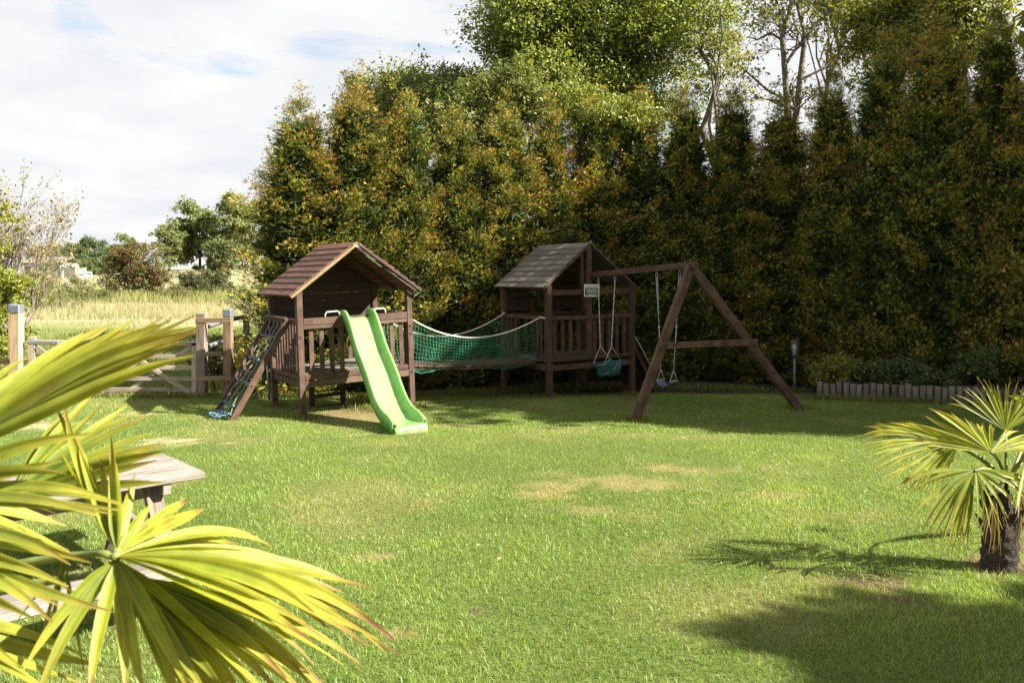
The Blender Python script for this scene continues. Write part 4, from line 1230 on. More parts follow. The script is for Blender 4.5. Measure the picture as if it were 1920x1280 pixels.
# ---------------------------------------------------------------- rope bridge
def bridge():
    a0 = w1p(w1 + .05, .13, .60); a1 = w1p(w1 + .05, d1 - .13, .60)
    b0 = w2p(-.05, .36, .60); b1 = w2p(-.05, d2 - .36, .60)
    c = (a0 + b0 + a1 + b1) / 4
    root = empty('rope_bridge', (c.x, c.y, zg1(c.x, c.y)), 'plank bridge with green net sides and cream rope handrails between the two playhouses', 'bridge')
    off = root.location
    n = 17
    def D(t, s):
        p = a0.lerp(b0, t).lerp(a1.lerp(b1, t), s)
        p.z -= .055 * 4 * t * (1 - t) * .8
        return p
    for k in range(n):
        t0 = (k + .5) / n
        dirn = (D(min(1, t0 + .02), .5) - D(max(0, t0 - .02), .5)).normalized()
        pa, pb = D(t0, -.03 + random.uniform(-.01, .01)), D(t0, 1.03)
        wd = (a0 - b0).length / n * .93
        MB().beam(pa, pb, wd, .028, Vector((0, 0, 1))).build('plank', M_BROWN, root, off)
    for s in (.02, .98):
        MB().beam(D(0, s) - Vector((0, 0, .04)), D(.5, s) - Vector((0, 0, .04)), .045, .05).build('bearer', M_BROWN, root, off)
        MB().beam(D(.5, s) - Vector((0, 0, .04)), D(1, s) - Vector((0, 0, .04)), .045, .05).build('bearer', M_BROWN, root, off)
    ends = {0: (w1p(w1 + .06, -.0, 1.36), w2p(-.05, .19, 1.405), .33), 1: (w1p(w1 + .06, d1 - .02, 1.40), w2p(-.05, d2 - .12, 1.43), .42)}
    for s, (r0, r1, sag) in ends.items():
        def top(t, r0=r0, r1=r1, sag=sag):
            p = r0.lerp(r1, t); p.z -= sag * 4 * t * (1 - t) * (1.1 - .2 * t); return p
        pts = [top(k / 28) for k in range(29)]
        if s == 0: pts += [w2p(-.06, .02, 1.392)]
        else: pts += [w2p(-.05, d2 - .03, 1.44)]
        rp = MB().tube(pts, .0145, 8).build('handrail_rope', M_ROPEWHITE, root, off)
        rnd = random.Random(s + 4)
        net = MB()
        nv, nh = 46, 11
        sdir = (D(.5, 0) - D(.5, 1)).normalized() * (1 if s == 0 else -1)
        def G(i, j):
            t = i / nv; v = j / nh
            p = top(t); q = D(t, 0 if s == 0 else 1) + Vector((0, 0, -.05 - .035 * math.sin(t * 9 + 1) * (1 if j == nh else .5)))
            r_ = p.lerp(q, v)
            bulge = .07 * math.sin(v * math.pi) * math.sin(t * math.pi)
            r_ += sdir * bulge + Vector((math.sin(j * 1.3 + i * .4) * .005, 0, math.sin(i * 1.7 + j) * .006))
            return r_
        P = [[G(i, j) for j in range(nh + 1)] for i in range(nv + 1)]
        for i in range(nv + 1): net.tube(P[i], .0027, 3, False)
        for j in range(nh + 1): net.tube([P[i][j] for i in range(nv + 1)], .0027 if j < nh else .005, 3, False)
        if s == 0:
            net.tube([P[k][nh] + Vector((0, 0, -.035 * math.sin(k / 9 * math.pi))) for k in range(0, 10)], .006, 4, False)
        net.build('net', M_NET, root, off)
bridge()

# ---------------------------------------------------------------- swing frame and swings
apx = at(1297, 496, 12.22)
bm0 = w2p(XC, -.045, 0); bm0.z = CAMZ - (516 - HOR) / FPX * bm0.y
bm1 = Vector((apx.x, apx.y, CAMZ - (496.5 - HOR) / FPX * 12.22))
fF = ground(1190, 790); fB = ground(1500, 768)
def swing_frame():
    root = empty('swing_frame', (fF.x, fF.y, fF.z), 'brown wooden swing beam with splayed A shaped legs, fixed to the grey roofed playhouse', 'swing frame')
    off = root.location
    ext = (bm1 - bm0).normalized()
    MB().beam(bm0, bm1 + ext * .10, .075, .10).build('beam', M_BROWN, root, off, bevel=.006)
    topF = bm1 + Vector((-.03, 0, -.055)); topB = bm1 + Vector((.03, .05, -.055))
    fwd = Vector((-ext.x, -ext.y, 0)) * -1
    MB().beam(topF + (topF - fF).normalized() * .03, fF - (topF - fF).normalized() * .2, .145, .07, ext).build('leg', M_BROWN, root, off, bevel=.006)
    MB().beam(topB, fB - (topB - fB).normalized() * .2, .145, .07, ext).build('leg', M_BROWN, root, off, bevel=.006)
    def on(top, foot, py):
        lo, hi = 0., 1.
        for _ in range(30):
            m_ = (lo + hi) / 2; p = top.lerp(foot, m_); y = HOR + (CAMZ - p.z) / p.y * FPX
            if y < py: lo = m_
            else: hi = m_
        return p
    p0 = on(topF, fF, 648); p1 = on(topB, fB, 641)
    dr = (p1 - p0).normalized()
    sh = ext * .058
    MB().beam(p0 - dr * .10 + sh, p1 + dr * .12 + sh, .035, .095).build('crossbar', M_BROWN, root, off, bevel=.005)
    pl = p0 + sh * 1.5
    MB().tube([pl, pl + ext * .02], .016, 8).build('bolt', M_BOLT, root, off)
swing_frame()
def on_beam(px):
    s = (px - CX) / FPX
    d = bm1 - bm0
    t = (s * bm0.y - bm0.x) / (d.x - s * d.y)
    return bm0 + d * t - Vector((0, 0, .05))
def pix_at(px, py, y): return at(px, py, y)
bdir = (bm1 - bm0).normalized()
def eye(parent, off, p):
    mb = MB()
    mb.tube([p + Vector((0, 0, .01)), p - Vector((0, 0, .03))], .006, 6)
    mb.tube([p + Vector((math.cos(a) * .018, 0, -.055 + math.sin(a) * .032)) for a in np.linspace(0, 2 * math.pi, 13)], .006, 6, False)
    mb.build('hook', M_GREYMETAL, parent, off)
def twist(p0, p1, n=26, r=.0085, amp=.006):
    """two strands wound round each other"""
    mb = MB()
    for ph in (0, math.pi):
        pts = []
        for k in range(n + 1):
            t = k / n; p = p0.lerp(p1, t); a = t * 26 + ph
            pts.append(p + Vector((math.cos(a) * amp, math.sin(a) * amp, 0)))
        mb.tube(pts, r * .75, 5, False)
    return mb
def baby_swing():
    h1, h2 = on_beam(1122), on_beam(1153)
    y = (h1.y + h2.y) / 2
    j1, j2 = pix_at(1125.5, 649, h1.y), pix_at(1146.5, 649, h2.y)
    seat = pix_at(1137, 690, y)
    root = empty('baby_swing', (seat.x, seat.y, seat.z - .12), 'teal plastic baby seat swing hanging by the sign', 'swing')
    off = root.location
    for h, j in ((h1, j1), (h2, j2)):
        eye(root, off, h)
        twist(h - Vector((0, 0, .09)), j).build('rope', M_ROPEGREY, root, off)
    # seat frame axes: f towards the front of the seat (left in the picture), s across
    f = Vector((-.80, -.60, 0)).normalized(); s = Vector((.60, -.80, 0)).normalized()
    s = Vector((f.y, -f.x, 0)) * -1
    hw = .135
    def S(fr, sd, z): return seat + f * fr + s * sd + Vector((0, 0, z))
    corners = []
    sh = MB(); rows = []
    # back, bottom and front as one bucket
    path = [(-.21, .125), (-.185, .06), (-.15, -.03), (-.11, -.105), (-.03, -.135), (.06, -.135), (.12, -.12)]
    path = [tuple(q) for q in spline(path, 18)]
    for (fr, z) in path:
        rows.append([S(fr, hw * (.98 if z < 0 else 1.04) * math.sin(a) * 1.0, z + (.03 * (abs(math.sin(a)) ** 4))) for a in np.linspace(-math.pi / 2, math.pi / 2, 11)])
    sh.grid(rows)
    o = sh.build('seat_shell', M_TEAL, root, off); m_ = o.modifiers.new('t', 'SOLIDIFY'); m_.thickness = .012
    for q in (-1, 1):
        side = MB()
        rim = [tuple(v) for v in spline([(-.24, .14), (-.17, .105), (-.09, .015), (0, -.02), (.08, .03), (.15, .075), (.20, .07)], 16)]
        side.tube([S(a, q * hw, b) for a, b in rim], .021, 8)
        side.build('side_rim', M_TEAL, root, off)
        sp = MB()
        sp.grid([[S(a, q * hw, b), S(a * .8 - .01, q * hw * .97, -.125)] for a, b in rim if a < .1])
        o = sp.build('side_panel', M_TEAL, root, off); m_ = o.modifiers.new('t', 'SOLIDIFY'); m_.thickness = .01
    fb = MB(); fb.tube([S(.19, -hw, .07), S(.22, 0, .06), S(.19, hw, .07)], .024, 8); fb.build('front_bar', M_TEAL, root, off)
    MB().beam(S(.205, 0, .06), S(.13, 0, -.135), .085, .035, f).build('front_post', M_TEAL, root, off, bevel=.01)
    for (j, q) in ((j1, -1), (j2, 1)):
        near = min((-1, 1), key=lambda k: (S(0, k * hw, 0) - j).length)
    order = sorted((-1, 1), key=lambda k: S(0, k * hw, 0).x)
    for j, q in ((j1, order[0]), (j2, order[1])):
        y_ = MB()
        y_.tube([j, S(.19, q * hw, .085)], .006, 5); y_.tube([j, S(-.22, q * hw, .14)], .006, 5)
        y_.build('rope', M_ROPEWHITE, root, off)
baby_swing()
def flat_swing():
    h1, h2 = on_beam(1231.5), on_beam(1274.5)
    s1, s2 = pix_at(1239, 712, h1.y), pix_at(1263, 714, h2.y)
    c = (s1 + s2) / 2
    root = empty('flat_swing', (c.x, c.y, c.z), 'blue grey flat seat swing hanging beside the swing leg', 'swing')
    off = root.location
    for k, (h, pyj) in enumerate(((h1, 692), (h2, 694))):
        eye(root, off, h)
        s_ = (s1, s2)[k]
        j = Vector((s_.x, s_.y, CAMZ - (pyj - HOR) / FPX * s_.y))
        top = h - Vector((0, 0, .09)); md = top.lerp(j, .55)
        mb = MB(); mb.tube([top + Vector((.012, 0, 0)), md], .006, 5); mb.tube([top - Vector((.012, 0, 0)), md], .006, 5); mb.tube([md, j], .008, 6)
        mb.tube([md + Vector((0, 0, .04)), md - Vector((0, 0, .04))], .014, 6)
        mb.build('rope', M_ROPEGREY, root, off)
        q = Vector((bdir.y, -bdir.x, 0))
        t = MB(); t.tube([j, s_ + q * .075], .005, 5); t.tube([j, s_ - q * .075], .005, 5); t.tube([s_ + q * .085, s_ - q * .085], .007, 6)
        t.build('triangle_hanger', M_ROPEWHITE, root, off)
    q = Vector((bdir.y, -bdir.x, 0)).normalized()
    ax = (s2 - s1).normalized()
    rows = []
    L = (s2 - s1).length
    for k in range(13):
        t = -.08 + 1.16 * k / 12
        p = s1.lerp(s2, t); p.z -= .075 * math.sin(np.clip((t + .02) / 1.04, 0, 1) * math.pi) ** .8
        rows.append([p + q * a - Vector((0, 0, .015 * (abs(a) / .09) ** 2)) for a in (-.09, -.06, 0, .06, .09)])
    mb = MB(); mb.grid(rows)
    o = mb.build('seat', M_BLUEGREY, root, off); m_ = o.modifiers.new('t', 'SOLIDIFY'); m_.thickness = .02
flat_swing()

# sign on the centre post
def sign():
    W_, H_ = .290, .222
    c0 = w2p(XC + .06, -.062, 0)
    cz = CAMZ - (544.5 - HOR) / FPX * c0.y
    c = at(1110, 544.5, c0.y - .12)
    root = empty('notice_sign', (c.x, c.y, c.z), 'small white framed black notice with rows of print, on the playhouse gable', 'sign')
    root.rotation_euler = (0, 0, RZ2 * .35)
    MB().box((0, .012, 0), (W_, .008, H_)).build('board', M_WHITE, root, bevel=.002)
    MB().box((-.004, .0065, -.014), (W_ - .032, .003, H_ - .066)).build('black_panel', M_BLACK, root)
    rnd = random.Random(9)
    def row(z, h, x0, x1, mat, nm):
        mb = MB(); x = x0
        while x < x1 - .006:
            w_ = min(rnd.uniform(.012, .034), x1 - x)
            mb.box((x + w_ / 2, .0035, z), (w_, .002, h)); x += w_ + .006
        mb.build(nm, mat, root)
    row(.087, .012, -.118, .11, M_BLACK, 'print_row')
    for z, h, a, b_ in ((.040, .014, -.115, .11), (.000, .011, -.115, .112), (-.028, .011, -.085, .11), (-.062, .006, -.115, .112), (-.075, .006, -.07, .075)):
        row(z, h, a, b_, M_WHITE, 'print_row')
sign()

# ---------------------------------------------------------------- garden lantern
def lantern():
    b = ground(1489.5, 733)
    k = FPX / b.y
    root = empty('garden_lantern', b, 'unlit grey garden lantern on a thin post in front of the dark hedge', 'lantern')
    top = (733 - 637) / k
    z0 = (733 - 668) / k; z1 = (733 - 640) / k
    MB().tube([(0, 0, -.1), (0, 0, z0)], .026, 10).build('pole', M_GREYRAIL, root)
    MB().tube([(0, 0, z0 - .03), (0, 0, z0), (0, 0, z0 + .02), (0, 0, z0 + .035)], [.03, .075, .085, .085], 12).build('lamp_base', M_LANTERN, root)
    MB().tube([(0, 0, z1 - .02), (0, 0, z1), (0, 0, z1 + .02), (0, 0, z1 + .035)], [.092, .095, .06, .02], 12).build('lamp_cap', M_LANTERN, root)
    for i in range(4):
        a = i * math.pi / 2 + .5
        MB().tube([(math.cos(a) * .08, math.sin(a) * .08, z0 + .03), (math.cos(a) * .085, math.sin(a) * .085, z1 - .015)], .009, 6).build('lamp_bar', M_LANTERN, root)
    m, t, bb, out = newmat('frosted_lamp_glass')
    bb.inputs['Base Color'].default_value = (.5, .48, .40, 1); bb.inputs['Roughness'].default_value = .35; bb.inputs['Transmission Weight'].default_value = .4
    MB().tube([(0, 0, z0 + .03), (0, 0, z1 - .02)], .052, 12).build('lamp_glass', m, root)
lantern()

# ---------------------------------------------------------------- log edging of the raised bed
def edging():
    p0 = ground(1531, 745); p1 = ground(1800, 757.5)
    ext = p1 + (p1 - p0).normalized() * 1.5
    root = empty('log_edging', p0, 'low palisade of grey upright logs edging the raised bed', 'edging')
    n = int((ext - p0).length / .108)
    me = []
    for v in range(4):
        rnd = random.Random(v + 60)
        mb = MB()
        pts = [(0, 0, -.2), (rnd.uniform(-.003, .003), 0, .12), (0, 0, .262), (0, 0, .274)]
        mb.tube(pts, [.054, .0525, .051, .046], 10)
        me.append(mb.mesh('log', M_LOG))
    for k in range(n):
        t = (k + .5) / n
        p = p0.lerp(ext, t) - p0
        w = p0.lerp(ext, t)
        o = link('log', me[k % 4], root, (p.x, p.y + random.uniform(-.006, .006), zg1(w.x, w.y) - p0.z + random.uniform(-.028, .018)))
        o.rotation_euler = (random.uniform(-.02, .02), random.uniform(-.03, .03), random.random() * 6.28)
    # soil of the bed
    q0 = p0 + Vector((.05, .09, 0)); q1 = ext + Vector((.1, .09, 0)); back = Vector((.45, 1.35, 0))
    mb = MB(); rows = []
    for i in range(25):
        t = i / 24
        rows.append([Vector((p.x, p.y, zg1(p.x, p.y) + .20 + .04 * vnoise(p.x, p.y, 6.0) + .05 * s_ - (.5 if s_ == 1 else 0))) for s_ in (0, .33, .66, 1) for p in [q0.lerp(q1, t) + back * s_]])
    mb.grid(rows)
    o = mb.build('bed_soil', plain('dark_bed_soil', (.05, .036, .025), .95, 0, .5, 18, .8))
    tag(o, None, None, None, 'structure')
edging()

# ---------------------------------------------------------------- gate and fences
DG = 14.45
def gz(py, d=DG): return CAMZ - (py - HOR) / FPX * d
def gx(px, d=DG): return (px - CX) / FPX * d
def gate():
    root = empty('field_gate', (gx(215), DG, zg1(gx(215), DG)), 'weathered five bar wooden field gate, half hidden by the palm', 'gate')
    off = root.location
    def bar(pa, pb, w_, h_, nm, dy=0, mat=M_GATE):
        a = Vector((gx(pa[0]), DG + dy, gz(pa[1]))); b_ = Vector((gx(pb[0]), DG + dy, gz(pb[1])))
        return MB().beam(a, b_, w_, h_, (0, 0, 1) if abs(a.x - b_.x) > .2 else (1, 0, 0)).build(nm, mat, root, off, bevel=.005)
    bar((52, 641), (372, 644), .06, .075, 'top_rail')
    for y0, y1 in ((668, 668), (689, 689), (709, 710), (730, 730)):
        bar((62, y0), (366, y1), .025, .075, 'rail')
    bar((61, 632), (61, 741), .065, .12, 'stile', .0)
    bar((364.5, 637), (364.5, 742), .06, .085, 'stile', .0)
    bar((70, 650), (200, 742), .024, .075, 'brace', -.028)
    bar((357, 649), (228, 741), .024, .075, 'brace', .028)
    bar((266, 676), (359, 738), .024, .08, 'brace', -.028)
    bar((51, 640.5), (111, 641.5), .075, .055, 'hinge_strap', -.004, M_GREYMETAL)
    MB().tube([(gx(349), DG - .05, gz(641.5)), (gx(376), DG - .05, gz(641.5))], .014, 6).build('latch', M_GREYMETAL, root, off)
gate()
def gpost(px, d, py_top, py_base, w_, mat, label, cap=None, name='gate_post'):
    x = gx(px, d); b = Vector((x, d, zg1(x, d)))
    root = empty(name, b, label, 'post')
    z1 = gz(py_top, d) - b.z
    if cap:
        MB().post(0, 0, -.3, z1 - .06, w_).build('post', mat, root, bevel=.008)
        c = MB()
        c.post(0, 0, z1 - .165, z1, w_ + .018)
        c.build('cap', M_LEADGREY, root, bevel=.02)
    else:
        mb = MB(); mb.post(0, 0, -.3, z1, w_); mb.build('post', mat, root, bevel=.012)
    return root
gpost(378.5, 14.42, 587, 741, .165, M_OLDPOST, 'old grey gate post at the latch end of the field gate')
gpost(428, 14.5, 579, 738, .145, M_POST, 'square tan fence post with grey cap beside the hedge', True, 'fence_post')
gpost(32, 14.4, 571, 742, .165, M_NEWPOST, 'pale new gate post with grey cap behind the palm', True)
gpost(25, 15.6, 569, 742, .13, M_NEWPOST, 'second pale post with grey cap just behind the new gate post', True)
def short_fence():
    root = empty('fence', (gx(400), 14.42, zg1(gx(400), 14.42)), 'short wooden rail fence between the gate post and the capped post', 'fence')
    off = root.location
    for (pa, ya, pb, yb, h_) in ((371, 600, 437, 599.5, .085), (386, 662.5, 421, 662, .08), (372, 708, 438, 708, .08)):
        MB().beam((gx(pa), 14.35, gz(ya)), (gx(pb), 14.35, gz(yb)), .04, h_).build('rail', M_POST, root, off, bevel=.005)
    root2 = empty('fence', (gx(420), 15.5, zg1(gx(420), 15.5)), 'sloping grey rails running back from the gate post beside the hedge', 'fence')
    off = root2.location
    for ya, yb in ((615, 600), (653, 636)):
        MB().tube([at(380, ya, 14.55), at(425, yb, 15.2), at(470, yb - 8, 16.2)], .045, 10).build('rail', M_GREYRAIL, root2, off)
    q = at(462, yb, 16.1); MB().post(q.x, q.y, zg1(q.x, q.y) - .2, q.z + .4, .1).build('post', M_GREYRAIL, root2, off)
    root3 = empty('fence', (gx(-20), 14.5, zg1(gx(-20), 14.5)), 'wooden rail fence running left from the new gate post', 'fence')
    off = root3.location
    for y in (677, 712):
        MB().beam((gx(26), 14.4, gz(y)), (gx(-160), 14.6, gz(y)), .04, .09).build('rail', M_POST, root3, off)
    MB().post(gx(-150), 14.65, zg1(gx(-150), 14.65) - .2, gz(655), .12).build('post', M_POST, root3, off)
short_fence()
def stay():
    p = at(512, 690, 13.55); g = Vector((gx(506, 13.6), 13.6, 0))
    root = empty('metal_stake', (g.x, g.y, zg1(g.x, g.y)), 'thin galvanised stake standing behind the rope ladder', 'stake')
    off = root.location
    MB().tube([at(505.5, 739, 13.6) - Vector((0, 0, .1)), at(499, 660, 13.6)], .02, 8).build('stake', M_GREYMETAL, root, off)
    MB().tube([at(494, 657, 13.6), at(504, 657, 13.6)], .03, 8).build('clamp', M_GREYMETAL, root, off)
stay()

# ---------------------------------------------------------------- picnic table
def picnic():
    a = Vector((-.74, -.67, 0)).normalized(); e = Vector((-.67, .74, 0)).normalized()
    C1 = at(384, 884, 4.94)
    L = 1.55
    Z0 = zg1(C1.x, C1.y)
    ctr = C1 + e * .35 + a * (L / 2)
    root = empty('picnic_table', (ctr.x, ctr.y, Z0), 'silvery weathered picnic table with fixed benches behind the large palm fronds', 'picnic table')
    off = root.location
    ztop = C1.z
    def P(al, ac, z): return Vector((C1.x, C1.y, 0)) + a * al + e * ac + Vector((0, 0, z))
    for k in range(5):
        c = .07 + k * .143
        MB().beam(P(-.0 + random.uniform(-.01, .01), c, ztop - .02), P(L, c, ztop - .02), .136, .04).build('top_plank', M_TABLE, root, off, bevel=.006)
    zs = at(500, 1037, 4.45).z
    for base, nm in ((-.70, 'seat_plank'), (1.10, 'seat_plank')):
        for k in range(2):
            c = base + .075 + k * .145
            MB().beam(P(.02, c, zs - .02), P(L, c, zs - .02), .138, .04).build(nm, M_TABLE, root, off, bevel=.006)
    for al in (.22, L - .22):
        MB().beam(P(al, .02, ztop - .075), P(al, .69, ztop - .075), .05, .07).build('top_bearer', M_TABLE, root, off, bevel=.005)
        MB().beam(P(al, -.66, zs - .085), P(al, 1.36, zs - .085), .05, .09).build('seat_bearer', M_TABLE, root, off, bevel=.005)
        for s0, s1 in ((.18, -.32), (.52, 1.02)):
            MB().beam(P(al + .045, s0, ztop - .05), P(al + .045, s1, Z0 - .08), .042, .10, a).build('leg', M_OLDPOST, root, off, bevel=.005)  # darker wood than the planks, standing in for shade under the table
    MB().beam(P(.1, .35, ztop - .15), P(L - .1, .35, ztop - .15), .045, .07).build('centre_brace', M_TABLE, root, off)
picnic()

# ---------------------------------------------------------------- palms
YG = np.array((0.29, 0.33, 0.026)); DG_ = np.array((0.10, 0.17, 0.022)); YE = np.array((0.46, 0.40, 0.055)); BR = np.array((0.22, 0.11, 0.035))
def leaflet_mesh(hub, tip, side, wmax, gap, sag, rs, green=.5, tipbrown=.5, fold=.38, nseg=12, fuse=.42):
    hub = np.array(hub, float); tip = np.array(tip, float); side = np.array(side, float)
    D = tip - hub; L = np.linalg.norm(D); a = D / L
    side = side - a * side.dot(a); side /= np.linalg.norm(side)
    nrm = np.cross(a, side)
    if nrm[2] < 0: nrm = -nrm
    V, C = [], []
    g0 = DG_ * (1 - green) + YG * green
    g0 = g0 * (.85 + .3 * rs.rand())
    kink = rs.randn() * .035
    tw = rs.randn() * .38
    side = side * math.cos(tw) + nrm * math.sin(tw); nrm = np.cross(a, side)
    if nrm[2] < 0: nrm = -nrm
    dr = abs(rs.randn()) * .05
    blot = rs.rand() if rs.rand() < .22 else None
    for i in range(nseg + 1):
        s = i / nseg
        c = hub + D * s + np.array([0, 0, 1.]) * (sag * L * (s * (1 - s)) * 1.6) + side * (kink * L * math.sin(s * 3.0) * s) - np.array([0, 0, 1.]) * (dr * L * max(0, s - .6) ** 2 * 4)
        w = min(gap * s * .53, wmax) if s < fuse else min(gap * fuse * .53, wmax)
        if s > fuse: w *= max(.03, 1 - ((s - fuse) / (1 - fuse)) ** 2.3)
        w = max(w, .0012)
        dn = nrm * (-fold * w)
        V += [c - side * w, c - side * w * .5 + dn * .35, c + dn, c + side * w * .5 + dn * .35, c + side * w]
        yel = max(0, (s - .35) / .65) ** 1.6 * .8
        col = g0 * (1 - yel) + YE * yel
        if s > .82: col = col * (1 - tipbrown * min(1, (s - .82) / .12)) + BR * tipbrown * min(1, (s - .82) / .12)
        if blot is not None and abs(s - blot) < .06: col = col * .55 + BR * .45
        edge = col * .72 + YE * .28
        C += [edge, col * .74, col * .98, col * .78, edge * .93]
    T = []
    for i in range(nseg):
        for j in range(4):
            q = i * 5 + j
            T += [(q, q + 1, q + 6), (q, q + 6, q + 5)]
    return np.array(V), np.array(T), np.array(C)

def frond(root, hub, tips, n, wmax=.024, sag=.10, pet=None, seed=0, green=.5, pet_r=.0085, jitter=.03, fuse=.42, pet_mid=None, fold=.38, brown=.5, gapmin=0.0, face=0.0, dead=False):
    """a fan leaf: petiole (its own mesh) with leaflets as children; tips are control points of the fan's rim"""
    rs = np.random.RandomState(seed)
    off = Vector(root.location)
    hub = Vector(hub)
    mb = MB()
    if pet is not None:
        p0 = Vector(pet); md = Vector(pet_mid) if pet_mid is not None else p0.lerp(hub, .5) + Vector((0, 0, .04))
        mb.tube([p0, p0.lerp(md, .5) + (md - p0.lerp(hub, .5)) * .25, md, md.lerp(hub, .5) + (md - p0.lerp(hub, .5)) * .25, hub], [pet_r * 1.3, pet_r * 1.15, pet_r, pet_r * .9, pet_r * .9], 8)
    mb.tube([hub - Vector((.008, 0, 0)), hub, hub + Vector((.008, 0, .004))], [.004, pet_r * 1.25, .004], 6)
    fo = mb.build('frond', M_PETIOLE, root, off)
    tp = [np.array(t, float) for t in tips]
    seg = len(tp) - 1
    pts = []
    for i in range(n):
        u = i / max(1, n - 1) * seg; k = min(int(u), seg - 1)
        pts.append(tp[k] * (1 - (u - k)) + tp[k + 1] * (u - k))
    H = np.array(hub)
    for i in range(n):
        nb = pts[min(n - 1, i + 1)] - pts[max(0, i - 1)]
        gap = np.linalg.norm(nb) / (2 if 0 < i < n - 1 else 1)
        t = H + (pts[i] - H) * (1 + rs.randn() * jitter) + rs.randn(3) * jitter * .25
        t[2] -= abs(rs.randn()) * jitter * .3
        if face:
            D_ = (t - H) / np.linalg.norm(t - H); nbu = nb / np.linalg.norm(nb)
            vp = np.cross(D_, np.array([-H[0], -H[1], CAMZ - H[2]])); vp /= np.linalg.norm(vp)
            if vp.dot(nbu) < 0: vp = -vp
            nb = nbu * (1 - face) + vp * face
        gap = max(gap, gapmin)
        V, T, C = leaflet_mesh(H, t, nb, wmax, gap, sag * (1 + rs.randn() * .4), rs, np.clip(green + rs.randn() * .15, 0, 1), brown * rs.rand() * 1.6, fold, fuse=fuse)
        if dead: C = C * .25 + np.array((.20, .13, .065)) * .75 * (.7 + .6 * rs.rand())
        link('leaflet', np_mesh('leaflet', V - np.array(off), T, C, M_PALMLEAF), fo)
    return fo
M_PETIOLE = plain('palm_petiole', (0.15, 0.17, 0.035), .5, 0, .3, 18)

